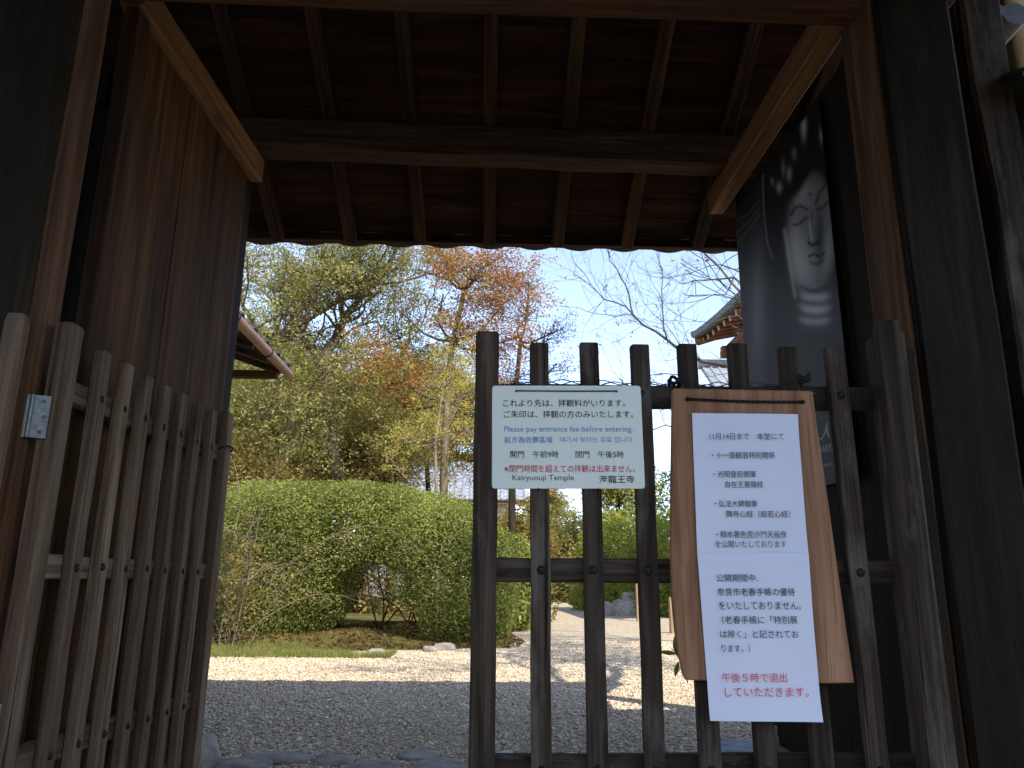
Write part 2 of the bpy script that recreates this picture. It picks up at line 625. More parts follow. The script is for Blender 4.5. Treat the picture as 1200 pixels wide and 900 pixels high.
GZ = 2.02                                              # front edge of the gate's earth platform
sheet('ground', -400, 400, GZ, 500, 0.0, M_GRAVEL)
sheet('street', -400, 400, -300, 1.1, -0.75, M_STREET)
for i in range(5):
    z1 = -0.75 + .15 * (i + 1)
    st = obj('stone_step', timber_mesh('stone_step', 3.6, .30 if i < 4 else .22, .15, M_STONE, ch=.012, seg=5, wob=.004),
             None, frame((-1.8, 1.1 - .74 + .30 * i + .15 + .0, z1 - .075 - (.006 if i == 4 else 0)), (1.8, 1.1 - .74 + .30 * i + .15, z1 - .075 - (.006 if i == 4 else 0))))
    tag(st, ['stone step of the gate stairs, level with the paving', 'second stone step up to the gate', 'third stone step up to the gate', 'fourth stone step, just below the gate floor', 'topmost stone step, at the foot of the lattice gates'][i], 'step', 'stone steps in front of the gate')
tag(obj('bank', mesh_py('bank', [(-60, 1.09, -.76), (60, 1.09, -.76), (60, 2.03, .0), (-60, 2.03, .0)], [(0, 1, 2, 3)], M_SOIL)), kind='structure')


def bed_h(X, Y):
    # garden bed on the left, mounded under the hedge
    edge_y = 8.75 + .9 * np.clip((X + 2.6) / 2.7, 0, 1)
    a = np.clip((Y - edge_y) / 1.3, 0, 1)
    b = np.clip((.35 - X + .12 * np.sin(Y * 1.3)) / .7, 0, 1)
    a = a * a * (3 - 2 * a); b = b * b * (3 - 2 * b)
    return -.03 + (.13 + .05 * np.sin(X * 1.7) * np.sin(Y * .9 + 1)) * a * b + .034 * (a * b > 0)


sheet('garden_bed', -30, 1.0, 8.0, 29.0, 0, M_SOIL, 120, 84, bed_h)


def bed_r(X, Y):
    a = np.clip((X - 3.0 - 1.4 * np.clip((26 - Y) / 10, 0, 1) * np.sign(np.maximum(0, 22 - Y))) / .8, 0, 1)
    b = np.clip((Y - 15.5) / 1.5, 0, 1)
    return -.03 + .18 * a * b + .034 * (a * b > 0)


sheet('garden_lawn', 1.6, 30, 14.5, 60, 0, M_SOIL, 60, 80, bed_r)

# loose gravel you can tell stone by stone
def pebbles(name, n, x0, x1, y0, y1, size, zoff=0.0, seed=5, mask=None):
    r = np.random.default_rng(seed)
    P = np.stack([r.uniform(x0, x1, n), y0 + (y1 - y0) * r.uniform(0, 1, n) ** 1.15, np.zeros(n)], 1)
    if mask is not None: P = P[mask(P)]
    n = len(P)
    base = np.array([(1, 0, 0), (0, 1, 0), (-1, 0, 0), (0, -1, 0), (0, 0, .5), (0, 0, -.5)], float)
    s = size * r.lognormal(0, .32, (n, 1, 1))
    V = base[None] * (1 + r.normal(0, .2, (n, 6, 3))) * s
    an = r.uniform(0, 6.28, n)
    ca, sa = np.cos(an)[:, None], np.sin(an)[:, None]
    x = V[..., 0] * ca - V[..., 1] * sa; y = V[..., 0] * sa + V[..., 1] * ca
    z = V[..., 2] + (x * r.normal(0, .2, (n, 1)) + y * r.normal(0, .2, (n, 1)))
    V = np.stack([x, y, z], -1) + P[:, None, :]
    V[..., 2] += size * .25 + zoff
    f = np.array([(0, 1, 4), (1, 2, 4), (2, 3, 4), (3, 0, 4), (1, 0, 5), (2, 1, 5), (3, 2, 5), (0, 3, 5)])
    F = (np.arange(n)[:, None, None] * 6 + f[None]).reshape(-1, 3)
    o = obj(name, mesh_np(name, V.reshape(-1, 3), F, M_PEBBLE))
    return tag(o, 'loose tan and grey gravel covering the yard behind the gate', 'gravel', kind='stuff')


pebbles('gravel', 190000, -3.6, 3.9, 2.3, 11.0, .0085, mask=lambda P: bed_h(P[:, 0], P[:, 1]) < .0)

# ================================================================ GATE
gate = empty('temple_gate', (0, 2.2, 0), 'dark weathered wooden temple gate with plank doors and a tiled roof overhead', 'gate')

# main pillars
LPX, RPX = -1.245, 1.262
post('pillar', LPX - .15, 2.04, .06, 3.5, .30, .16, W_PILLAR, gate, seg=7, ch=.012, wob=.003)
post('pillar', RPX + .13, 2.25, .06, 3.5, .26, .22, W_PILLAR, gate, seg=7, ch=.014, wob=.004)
for x, y in ((LPX - .15, 2.06), (RPX + .13, 2.25)):
    obj('base_stone', stone_mesh('base_stone', .24, .2, .08, M_STONE, 3), gate, Matrix.Translation((x, y, .01)))
W_LITSIDE = wood('brown_jamb_wood', (.026, .014, .007), (.082, .045, .024), (.15, .088, .048), grain=.7, weather=.12)  # thin pillar facing; its lighter brown paints bounce light on the inner side
post('door_jamb', LPX - .004, 2.055, .06, 3.4, .022, .135, W_LITSIDE, gate, seg=6, ch=.003)
post('door_jamb', RPX + .000, 2.26, .06, 3.4, .022, .20, W_LITSIDE, gate, seg=6, ch=.003)
# rear posts
RY = 3.5
post('rear_post', -1.305, RY + .02, .10, 2.84, .135, .135, W_PILLAR, gate, seg=6, ch=.01, wob=.003)
post('rear_post', 1.37, 3.68, .10, 2.84, .135, .135, W_PILLAR, gate, seg=6, ch=.01, wob=.003)
for x, y in ((-1.27, RY + .02), (1.37, 3.68)):
    obj('base_stone', stone_mesh('base_stone', .135, .14, .105, M_STONE, 5), gate, Matrix.Translation((x, y, .055)))
# kabuki crossbeam, tie beams, rear purlin
timber('crossbeam', (-2.3, 2.19, 2.86), (1.56, 2.19, 2.835), .22, .28, W_BEAM, gate, ch=.014, seg=8, wob=.004)
timber('tie_beam', (-1.275, 2.31, 2.785), (-1.215, 3.55, 2.785), .075, .13, W_LIGHT, gate, ch=.008, seg=6, wob=.003)
timber('tie_beam', (1.228, 2.31, 2.785), (1.205, 3.78, 2.785), .085, .13, W_LIGHT, gate, ch=.008, seg=6, wob=.003)
timber('rear_purlin', (-1.33, 3.47, 2.925), (1.27, 3.50, 2.905), .155, .155, W_BEAM, gate, ch=.012, seg=9, wob=.003)
timber('front_purlin', (-2.2, .75, 2.90), (2.2, .75, 2.90), .15, .16, W_BEAM, gate, ch=.012, seg=6)
timber('ridge_beam', (-2.3, 2.1, 3.52), (2.3, 2.1, 3.52), .16, .2, W_BEAM, gate, ch=.012, seg=6)

for k, (x, y, rr) in enumerate(((1156, 6, .042), (1172, 12, .026), (1190, 16, .055))):
    q = px(x, y, 2.62)
    tbv = Tubes(); tbv.add([q, q + Vector((0, .45, -.02)), q + Vector((0, .46, -.02))], [rr, rr, .002], 12)
    tbv.add([q + Vector((0, -.001, 0)), q + Vector((0, 0, 0))], [.002, rr], 12)
    obj('verge_tile', tbv.mesh('verge_tile', M_TILEV), gate)
# roof planes: underside of rafters z = zr(Y)
SL = .5


def zr(Y): return 3.00 - SL * (Y - 3.48) if Y >= 2.1 else 3.69 - SL * (2.1 - Y)


YR, YF = 4.15, -.35  # unseen front eave run long to keep sun off the lattice gates
rx0 = -.03
prng = random.Random(4)
for k in range(-5, 6):
    x = rx0 + .405 * k
    for ye in (YR, YF):
        a, b = Vector((x, 2.1, zr(2.11) + .035)), Vector((x + prng.uniform(-.008, .008), ye, zr(ye) + .035))
        timber('rafter', a, b, .068, .075, W_BEAM, gate, ch=.006, seg=7, wob=.0025)
# roof boards, lapped; each one its own piece
nb = 15
for side, ye in ((0, YR), (1, YF)):
    n_ = nb if side == 0 else 13
    for i in range(n_):
        y0 = 2.1 + (ye - 2.1) * i / n_
        y1 = 2.1 + (ye - 2.1) * (i + 1) / n_
        ym = (y0 + y1) / 2
        wdt = abs(y1 - y0) * math.hypot(1, SL)
        xe = 2.3 if side == 0 else 3.0  # unseen front slope made wider to shade the wing walls
        p0 = Vector((-xe, ym, zr(ym) + .083 + prng.uniform(0, .006)))
        p1 = Vector((xe, ym, zr(ym) + .083 + prng.uniform(0, .006)))
        upv = Vector((0, 0, 1)) + Vector((0, SL if side == 0 else -SL, 0))
        tw = prng.uniform(-.035, .035) + (.05 if side == 0 else -.05)
        timber('roof_board', p0, p1, wdt * .985, .014, W_ROOF, gate, up=(0, upv.y + tw, 1), ch=.002, seg=9, wob=.002)
timber('eave_board', (-2.34, YR + .028, zr(YR) + .055), (2.34, YR + .028, zr(YR) + .055), .055, .05, W_ROOF, gate, ch=.004, seg=6)
timber('eave_board', (-2.34, YF - .012, zr(YF) + .105), (2.34, YF - .012, zr(YF) + .105), .035, .05, W_ROOF, gate, ch=.004, seg=6)


# roof tiles: one S-shaped pantile column cross-section, pieces lapped down the slope
def pantile(w, L, th, mat, nx=10, drop=.0):
    V, F = [], []
    for j, (yy, zz) in enumerate(((0, 0), (L, 0))):
        for i in range(nx + 1):
            s = i / nx
            # a wide downward pan followed by a narrow upward roll
            z = -.026 * math.sin(math.pi * min(1, s / .68)) if s < .68 else .030 * math.sin(math.pi * (s - .68) / .32)
            V.append((s * w - w / 2, yy, z + zz)); V.append((s * w - w / 2, yy, z + zz + th))
    n = (nx + 1) * 2
    for i in range(nx):
        a, b = 2 * i, 2 * i + 2
        F += [(a, b, n + b, n + a), (b + 1, a + 1, n + a + 1, n + b + 1), (a, a + 1, b + 1, b), (n + b, n + b + 1, n + a + 1, n + a)]
    F += [(0, n, n + 1, 1), (2*nx, 2*nx+1, n+2*nx+1, n+2*nx)]
    me = mesh_py('roof_tile', V, F, mat)
    return me


TW = .27
tile_me = pantile(TW + .012, .30, .016, M_TILE)
for i in range(-11, 12):
    x = i * TW + .02
    for ye, s in ((YR, 1), (YF, -1)):
        if s == 1 and abs(i) > 8: continue
        for row in range(8 if s == 1 else 9):
            yb = ye + s * (.135 if s == 1 else .06) - s * row * .245
            zb = zr(ye) + .136 + .245 * SL * row - (.135 if s == 1 else .06) * SL + (0.012 if row else 0)
            M = Matrix.Translation((x, yb, zb)) @ Euler((0, 0, 0 if s == 1 else math.pi)).to_matrix().to_4x4() @ Euler((R(-26.0) , 0, 0)).to_matrix().to_4x4() @ Matrix.Translation((0, -.30, 0))
            o = bpy.data.objects.new('roof_tile', tile_me)
            link(o, gate, M)
# roll tile along the ridge
tb = Tubes(); tb.add([(x, 2.1, 3.95) for x in np.linspace(-2.4, 2.4, 17)], [.10 + .006 * (i % 2) for i in range(17)], 12)
obj('ridge_tile', tb.mesh('ridge_tile', M_TILE), gate)


# plank doors, folded open
def plank_door(x0, y0, x1, y1, z0, z1, cuts, mat, slit=None, flip=1):
    d = Vector((x1 - x0, y1 - y0, 0)); L = d.length; d.normalize()
    nrm = Vector((d.y, -d.x, 0)) * flip
    root = obj('plank_door', timber_mesh('plank_door', z1 - z0, .09, .05, mat, seg=5), gate,
               frame((x0, y0, z0), (x0, y0, z1), up=nrm))
    cuts = [0.035] + cuts + [L]
    for i in range(len(cuts) - 1):
        a, b = cuts[i] + .002, cuts[i + 1] - .002
        c = Vector((x0, y0, 0)) + d * (a + b) / 2
        off = random.uniform(-.003, .003)
        me = timber_mesh('plank', z1 - z0 - .02, b - a, .026, mat, ch=.003, seg=6, wob=.0012)
        M = Matrix((d, nrm, Vector((0, 0, 1)))).transposed().to_4x4()
        if M.determinant() < 0:
            M = Matrix((-d, nrm, Vector((0, 0, 1)))).transposed().to_4x4()
        M.translation = c + nrm * off + Vector((0, 0, z0 + .01))
        obj('plank', me, root, M)
    # ledges and cover strips on the back of the door
    for z in (z0 + .25, (z0 + z1) / 2, z1 - .14):
        a = Vector((x0, y0, z)) - nrm * .034 + d * .05
        timber('ledge', a, a + d * (L - .08), .035, .09, mat, root, seg=3)
    for cx in cuts[1:-1]:
        a = Vector((x0, y0, z0 + .02)) - nrm * .030 + d * cx
        if slit:
            timber('cover_strip', a, a + Vector((0, 0, slit[0] - z0)), .035, .014, mat, root, up=nrm, seg=3, ch=.003)
            b = a + Vector((0, 0, slit[1] - z0))
            timber('cover_strip', b, b + Vector((0, 0, z1 - slit[1] - .03)), .035, .014, mat, root, up=nrm, seg=3, ch=.003)
        else:
            timber('cover_strip', a, a + Vector((0, 0, z1 - z0 - .03)), .035, .014, mat, root, up=nrm, seg=3, ch=.003)
    return root


plank_door(-1.265, 2.33, -1.222, 3.42, .09, 2.70, [.44], W_DOOR, slit=(2.24, 2.34), flip=1)
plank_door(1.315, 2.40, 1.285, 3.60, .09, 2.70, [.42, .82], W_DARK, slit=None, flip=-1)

# jamb posts of the lattice barrier
post('jamb_post', -1.262, 1.975, -.02, 1.455, .046, .05, W_SLATB, gate, seg=5, round_top=.02, wob=.002)
post('jamb_post', 1.112, 2.035, -.02, 1.50, .062, .055, W_SLAT, gate, seg=5, round_top=.025, wob=.002)
post('jamb_batten', 1.166, 2.09, -.02, 1.485, .036, .05, W_GREY, gate, seg=5, wob=.002)
post('jamb_batten', 1.225, 2.16, -.02, 1.46, .05, .04, W_PILLAR, gate, seg=5, wob=.003)
timber('threshold', (-1.35, 2.06, .0), (1.35, 2.06, .0), .12, .055, W_SLATB, gate, seg=5)

# wing walls beside the gate
for s in (-1, 1):
    wing = empty('wing_wall', (s * 1.55, 2.5, 0), 'dark boarded wing wall with tiled coping on the %s of the gate' % ('left' if s < 0 else 'right'), 'wall')
    xo = 1.49 if s > 0 else 1.40
    y = 2.52
    for k in range(14):
        x = s * (xo + .09 + .17 * k)
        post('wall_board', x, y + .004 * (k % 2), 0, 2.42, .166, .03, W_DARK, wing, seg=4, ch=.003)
    for k, x in enumerate((xo + .30, xo + 1.9)):
        post('wall_post', s * x, y - .10, 0, 2.95 if k == 0 else 2.5, .15, .13, W_SLAT, wing, seg=7, ch=.012, wob=.005)
    timber('top_rail', (s * xo, y - .01, 2.49), (s * (xo + 2.5), y - .01, 2.49), .11, .12, W_DARK, wing, seg=5)
    timber('mid_rail', (s * xo, y - .045, 1.35), (s * (xo + 2.5), y - .045, 1.35), .05, .10, W_DARK, wing, seg=5)
    for k in range(8):
        x = s * (xo + .46 + .27 * k)
        for sg in (0, math.pi):
            M = Matrix.Translation((x, y, 2.60)) @ Euler((0, 0, sg)).to_matrix().to_4x4() @ Euler((R(-24), 0, 0)).to_matrix().to_4x4()
            o = bpy.data.objects.new('coping_tile', tile_me); link(o, wing, M)
# wall closing the yard beyond the wings
for s in (-1, 1):
    w_ = obj('boundary_wall', timber_mesh('boundary_wall', 20, .18, 2.0, W_DARK, ch=.01, seg=6), None,
             frame((s * 3.9, 2.6, 1.0), (s * 23.9, 2.6, 1.0)))
    tag(w_, 'weathered boarded boundary wall continuing to the %s of the gate' % ('left' if s < 0 else 'right'), 'wall')


# ================================================================ LATTICE GATES
def dome_mesh(r):
    V, F = [], []
    n = 10
    for j, (rr, hh) in enumerate(((1, 0), (.92, .35), (.6, .7), (.2, .85))):
        for k in range(n):
            a = 2 * math.pi * k / n
            V.append((rr * r * math.cos(a), -hh * r * .7, rr * r * math.sin(a)))
    for j in range(3):
        for k in range(n):
            F.append((j*n+k, j*n+(k+1) % n, (j+1)*n+(k+1) % n, (j+1)*n+k))
    F.append(tuple(range(3*n, 4*n)))
    return mesh_py('bolt_head', V, F, M_IRON, True)


BOLT = dome_mesh(.0125)


def lattice(origin, ang, xs, label, mat, widths, group='lattice gate leaves', hinge_left=True, sag=0.0, tops=None):
    """leaf in its own frame: x along the leaf, front faces -y; xs = stile, slats, stile centres"""
    t = bpy.data.objects.new('lattice_gate', None)
    M0 = Matrix.Translation(origin) @ Matrix.Rotation(ang, 4, 'Z') @ Matrix.Rotation(sag, 4, 'Y')
    link(t, None, M0)
    tag(t, label, 'gate', group)
    n = len(xs)
    for i, x in enumerate(xs):
        end = i in (0, n - 1)
        w = widths[0] if end else widths[1]
        top = 1.468 if end else 1.437 + random.uniform(-.004, .004)
        if tops and not end: top += tops[i]
        bot = .045 if end else .07
        th = .048 if end else .03
        yy = 0.0 if end else -.012
        nm = 'stile' if end else 'slat'
        me = timber_mesh(nm, top - bot, w + random.uniform(-.002, .002), th, mat, ch=.0024, seg=8, wob=.0014, round_top=.008 if end else .003)
        s = obj(nm, me, t, M0 @ Matrix.Translation((x, yy, bot)) @ Matrix.Rotation(random.uniform(-.003, .003), 4, 'Y'))
        if not end:
            for z in (1.29, .808, .325):
                b = bpy.data.objects.new('bolt_head', BOLT)
                link(b, s, M0 @ Matrix.Translation((x + random.uniform(-.002, .002), yy - th / 2 + .001, z + random.uniform(-.003, .003))))
    for z in (1.29, .808, .323):
        a = M0 @ Vector((xs[0] + .01, .0225, z)); b = M0 @ Vector((xs[-1] - .01, .0225, z))
        me = timber_mesh('rail', (b - a).length, .034, .064, mat, ch=.004, seg=8, wob=.0015)
        obj('rail', me, t, frame(a, b, M0.to_3x3() @ Vector((0, 0, 1))))
    return t, M0


XS = [-.068, .083, .222, .366, .505, .647, .791, .932, 1.072]
XS = [x + .057 for x in XS]                     # camera frame to world at this depth
GY = 2.10
rl, RLM = lattice((0, GY, 0), 0, XS, 'closed right leaf of the wooden lattice gate, carrying the two notices', W_SLAT, (.064, .051), sag=R(-.25),
                  tops=[0, 0, 0, -.002, 0, 0, -.003, -.006, 0])
angl = math.atan2(3.262 - 2.085, -1.135 + 1.188)
XL = [0, .165, .30, .435, .575, .71, .85, .99, 1.17]
ll, LLM = lattice((-1.188, 2.085, 0), angl, XL, 'open left leaf of the wooden lattice gate, swung in against the plank door', W_SLATB, (.062, .050))
# hinges
def hinge(cx, cy, z, parent, ang=0.0, w=.085, h=.115, flip=1):
    M = Matrix.Translation((cx, cy, z)) @ Matrix.Rotation(ang, 4, 'Z')
    bm = bmesh.new()
    for s in (-1, 1):
        r = bmesh.ops.create_cube(bm, size=1, matrix=Matrix.Translation((s * w * .27, 0, 0)) @ Matrix.Diagonal((w * .44, .0035, h, 1)))
    me = bpy.data.meshes.new('hinge'); bm.to_mesh(me); bm.free(); me.materials.append(M_STEEL)
    hg = obj('hinge', me, parent, M)
    tb = Tubes(); tb.add([(0, -.004, -h / 2), (0, -.004, h / 2)], [.0055, .0055], 8)
    obj('hinge_pin', tb.mesh('hinge_pin', M_STEEL), hg, M)
    sc = Tubes()
    for s in (-1, 1):
        for zz in (-.36, .0, .36):
            x0 = s * w * (.30 + .08 * (zz == 0))
            sc.add([(x0, -.001, zz * h), (x0, -.0045, zz * h)], [.0052, .0035], 8)
    obj('hinge_screws', sc.mesh('screw', M_IRON), hg, M)


hp = px(51, 487, 2.03)
hinge(-1.226, 2.035, hp.z, ll, ang=R(22), w=.088, h=.115)
hinge(-1.226, 2.035, .42, ll, ang=R(22), w=.088, h=.115)
# iron loop on the free stile of the open leaf
tb = Tubes()
c = LLM @ Vector((XL[-1], 0, 1.30))
tb.add([c + Vector((.04 * math.cos(a), .035 * math.sin(a), .02 * math.cos(a * 1.0 + .5))) for a in np.linspace(0, 6.28, 15)], [.004] * 15, 5)
obj('latch_ring', tb.mesh('latch_ring', M_IRON), ll, Matrix.Identity(4))

# barbed and tie wire lying along the top rail
tb = Tubes()
rw = random.Random(3)
for k in range(3):
    pts = []
    for i in range(60):
        x = .06 + .95 * i / 59
        pts.append(Vector((x, GY + .022 + .010 * math.sin(i * .9 + k * 2.1), 1.326 + .006 * math.cos(i * .9 + k * 2.1) + .004 * k)))
    tb.add(pts, [.0016] * 60, 4)
for i in range(9):
    x = .17 + .1 * i + rw.uniform(-.02, .02)
    for q in range(2):
        d = Vector((rw.uniform(-1, 1), rw.uniform(-.5, .5), rw.uniform(.2, 1))).normalized() * .018
        c = Vector((x, GY + .022, 1.334))
        tb.add([c - d * .4, c + d], [.0013, .0008], 4)
for x0 in (.235, .50, .87):
    tb.add([(x0 + .012 * math.cos(a) + a * .004, GY + .02 + .024 * math.sin(a), 1.318 + .014 * math.sin(a * 1.0)) for a in np.linspace(0, 15, 40)], [.0018] * 40, 4)
w_ = obj('wire', tb.mesh('wire', M_WIRE)); tag(w_, 'thin twisted grey wire lying along the top rail of the closed lattice gate', 'wire')


# ================================================================ NOTICES
def text_mesh(body, name, mat, weight=0.0):
    cu = bpy.data.curves.new('text', 'FONT')
    cu.body = body
    cu.size = 1.0
    cu.resolution_u = 3
    cu.offset = weight
    o = bpy.data.objects.new('text', cu)
    COL.objects.link(o)
    dg = bpy.context.evaluated_depsgraph_get()
    dg.update()
    me = bpy.data.meshes.new_from_object(o.evaluated_get(dg))
    bpy.data.objects.remove(o); bpy.data.curves.remove(cu)
    me.name = name
    me.materials.clear(); me.materials.append(mat)
    return me


def put_text(body, xl, xr, yb, hpx, Y, parent, mat, weight=0.0, yr=None, nrm=Vector((0, -1, 0)), name='lettering', proj=None):
    """text whose ink runs from photo x xl to xr with its mid-line at photo y yb and is hpx tall"""
    proj = proj or (lambda x, y: px(x, y, Y))
    yr = yb if yr is None else yr
    me = text_mesh(body, name, mat, weight)
    n = len(me.vertices)
    co = np.empty(n * 3, np.float32); me.vertices.foreach_get('co', co); co = co.reshape(-1, 3)
    lo, hi = co.min(0), co.max(0)
    a, b = proj(xl, yb), proj(xr, yr)
    up = proj((xl + xr) / 2, (yb + yr) / 2 - hpx / 2) - proj((xl + xr) / 2, (yb + yr) / 2 + hpx / 2)
    H = up.length
    X = b - a
    W = X.length
    X.normalize()
    Z = Vector((0, 0, 1)); Z = (Z - X * Z.dot(X)).normalized()
    N = X.cross(Z)
    co[:, 0] = (co[:, 0] - lo[0]) / (hi[0] - lo[0]) * W
    co[:, 1] = ((co[:, 1] - lo[1]) / (hi[1] - lo[1]) - .5) * H
    co[:, 2] = 0
    me.vertices.foreach_set('co', co.ravel()); me.update()
    M = Matrix((X, Z, N)).transposed().to_4x4()
    M.translation = a
    return obj(name, me, parent, M)


def plate(name, outline, Y0, Y1, mat, parent=None, M=None, bevel=.002):
    """outline of (x,z) points, front face at Y0, back at Y1"""
    V = [(x, Y0 + bevel, z) for x, z in outline] + [(x, Y1, z) for x, z in outline]
    cx = sum(p[0] for p in outline) / len(outline); cz = sum(p[1] for p in outline) / len(outline)
    n = len(outline)
    ins = []
    for x, z in outline:
        d = Vector((cx - x, cz - z)); d.normalize()
        ins.append((x + d.x * bevel, Y0, z + d.y * bevel))
    V += ins
    F = [tuple(range(2*n, 3*n)), tuple(range(2*n-1, n-1, -1))]
    for i in range(n):
        j = (i + 1) % n
        F.append((2*n+i, i, j, 2*n+j)[::-1])
        F.append((i, n+i, n+j, j)[::-1])
    me = mesh_py(name, V, F, mat)
    bm = bmesh.new(); bm.from_mesh(me); bmesh.ops.recalc_face_normals(bm, faces=bm.faces); bm.to_mesh(me); bm.free()
    return me


def rounded(pts, r, seg=5):
    out = []
    n = len(pts)
    for i in range(n):
        p, a, b = Vector(pts[i]), Vector(pts[i - 1]), Vector(pts[(i + 1) % n])
        da, db = (a - p).normalized() * r, (b - p).normalized() * r
        for k in range(seg + 1):
            t = k / seg
            q = (p + da) * (1 - t) ** 2 + p * 2 * t * (1 - t) + (p + db) * t * t
            out.append((q.x, q.y))
    return out


SY = GY - .034                                   # front face of the green plate
def pxz(x, y, Y):
    p = px(x, y, Y); return (p.x, p.z)


so = rounded([pxz(576.6, 451.6, SY), pxz(751, 451.8, SY), pxz(756.3, 572.8, SY), pxz(576.4, 572.6, SY)], .010)
s_or = px(666, 573, SY)
sign = empty('entrance_sign', s_or, 'pale green plastic entrance fee sign with rounded corners, wired to the lattice gate', 'sign')
obj('sign_plate', plate('sign_plate', so, SY, SY + .004, M_SIGN), sign)
tb = Tubes()
p0, p1 = px(605, 457.8, SY - .003), px(722.5, 458.2, SY - .003)
tb.add([p0 + Vector((0, .012, 0)), p0] + [p0.lerp(p1, t) + Vector((0, 0, -.0006 * math.sin(t * 3.14))) for t in np.linspace(.03, .97, 6)] + [p1, p1 + Vector((0, .012, 0))], [.0018] * 10, 6)
for p in (p0, p1):
    tb.add([p + Vector((0, .002, 0)), p + Vector((0, -.0015, 0))], [.0036, .003], 8)
obj('hanging_wire', tb.mesh('hanging_wire', M_IRON), sign)
tb = Tubes()
for x, y in ((631, 571), (701, 571)):
    p = px(x, y + 1, SY - .001)
    tb.add([p + Vector((0, .03, .004)), p, p + Vector((.001, .004, -.006)), p + Vector((.001, .03, -.006))], [.0014] * 4, 5)
obj('tie_wire', tb.mesh('tie_wire', M_IRON), sign)
TY = SY - .0012
for body, xl, xr, y, h, mat, wt in (
        ('これより先は、拝観料がいります。', 589.5, 732.5, 472.3, 8.6, INK_BLACK, .002),
        ('ご朱印は、拝観の方のみいたします。', 590.5, 742, 485.4, 8.6, INK_BLACK, .002),
        ('Please pay entrance fee before entering.', 591, 741.5, 503.6, 8.6, INK_BLUE, -.004),
        ('前方為收費區域', 591, 647.5, 515.4, 7.8, INK_BLUE, .002),
        ('여기서 부터는 유료 입니다', 656, 741, 515.2, 6.8, INK_BLUE, -.004),
        ('開門　午前9時', 598, 654.5, 532.4, 8.2, INK_BLACK, .0),
        ('閉門　午後5時', 674.5, 731, 532.5, 8.2, INK_BLACK, .0),
        ('※閉門時間を超えての拝観は出来ません。', 591, 744, 549.2, 8.8, INK_RED, .0),
        ('Kairyuouji Temple', 600.5, 672.5, 560.6, 8.4, INK_BLACK, -.006),
        ('海龍王寺', 702, 743.5, 561.6, 9.2, INK_BLACK, .003)):
    put_text(body, xl, xr, y, h, TY, sign, mat, wt)

BY = GY - .052                                   # brown notice board, 20 mm thick
bo = [pxz(x, y, BY) for x, y in ((788.6, 456.5), (790, 454.9), (950.5, 457.8), (952.6, 459.5), (958, 500), (967, 560), (979, 645), (990, 722), (1001.5, 800.5), (960, 801), (905, 800), (804.5, 797), (801.5, 792), (796.5, 770), (791.5, 738), (788, 700), (786.5, 650), (787, 560))]
board = empty('notice_board', px(895, 800, BY), 'brown wooden notice board with splayed sides, roped to the lattice gate', 'notice board')
obj('board_panel', plate('board_panel', [(x, z) for x, z in bo], BY, BY + .018, W_BOARD, bevel=.003), board)
tb = Tubes()
p0, p1 = px(806, 467.5, BY - .004), px(941, 471, BY - .004)
for k in range(2):
    pts, n_ = [], 90
    for i in range(n_):
        t = i / (n_ - 1)
        a = t * 70 + k * math.pi
        pts.append(p0.lerp(p1, t) + Vector((0, .0022 * math.cos(a), .0022 * math.sin(a) - .003 * math.sin(t * math.pi))))
    tb.add(pts, [.0024] * n_, 5)
for p in (p0, p1):
    tb.add([p + Vector((0, .02, 0)), p, p + Vector((0, -.003, 0))], [.0065, .0062, .003], 8)
obj('rope', tb.mesh('rope', M_CORD), board)
for x, y in ((792, 448), (938, 447)):
    tb = Tubes()
    c = px(x, y, GY + .0)
    tb.add([c + Vector((.016 * math.cos(a), .05 * math.sin(a), .012 * math.sin(a * 2.3))) for a in np.linspace(0, 12, 36)], [.005] * 36, 5)
    obj('rope_knot', tb.mesh('rope_knot', M_CORD), board)
# pale watermark stain is left to the wood; a small leafy twig pokes out beside the board
# paper: two sheets joined at a fold, gently cockled
PY = BY - .0035
xl = [(484.2, 810.8), (520, 812.2), (600, 815), (647, 816.8), (655, 817.2), (700, 820.5), (760, 825.5), (800, 828.5), (844, 830.8)]
xr = [(485.8, 935), (520, 936.8), (600, 943), (647, 946.8), (655, 947.3), (700, 951), (760, 955.6), (800, 958.8), (845.2, 962)]


def paper(k0, y_a, y_b, dy, name):
    V, F = [], []
    ny, nx = 22, 10
    for j in range(ny + 1):
        y = y_a + (y_b - y_a) * j / ny
        a = np.interp(y, [p[0] for p in xl], [p[1] for p in xl]); b = np.interp(y, [p[0] for p in xr], [p[1] for p in xr])
        for i in range(nx + 1):
            s = i / nx
            yy = y + s * 1.2
            q = px(a + (b - a) * s, yy, PY)
            off = -.0012 * (1 + math.sin(y * .045 + s * 2.1 + k0)) - .0012 * (1 + math.sin(s * 7 + y * .02 + k0))
            if y > 806: off -= .00016 * (y - 806) * (.4 + s) + .0000022 * (y - 806) ** 2
            q.y += off + dy
            V.append(q)
    for j in range(ny):
        for i in range(nx):
            a = j * (nx + 1) + i
            F.append((a, a + nx + 1, a + nx + 2, a + 1))
    return mesh_py(name, V, F, M_PAPER, True)


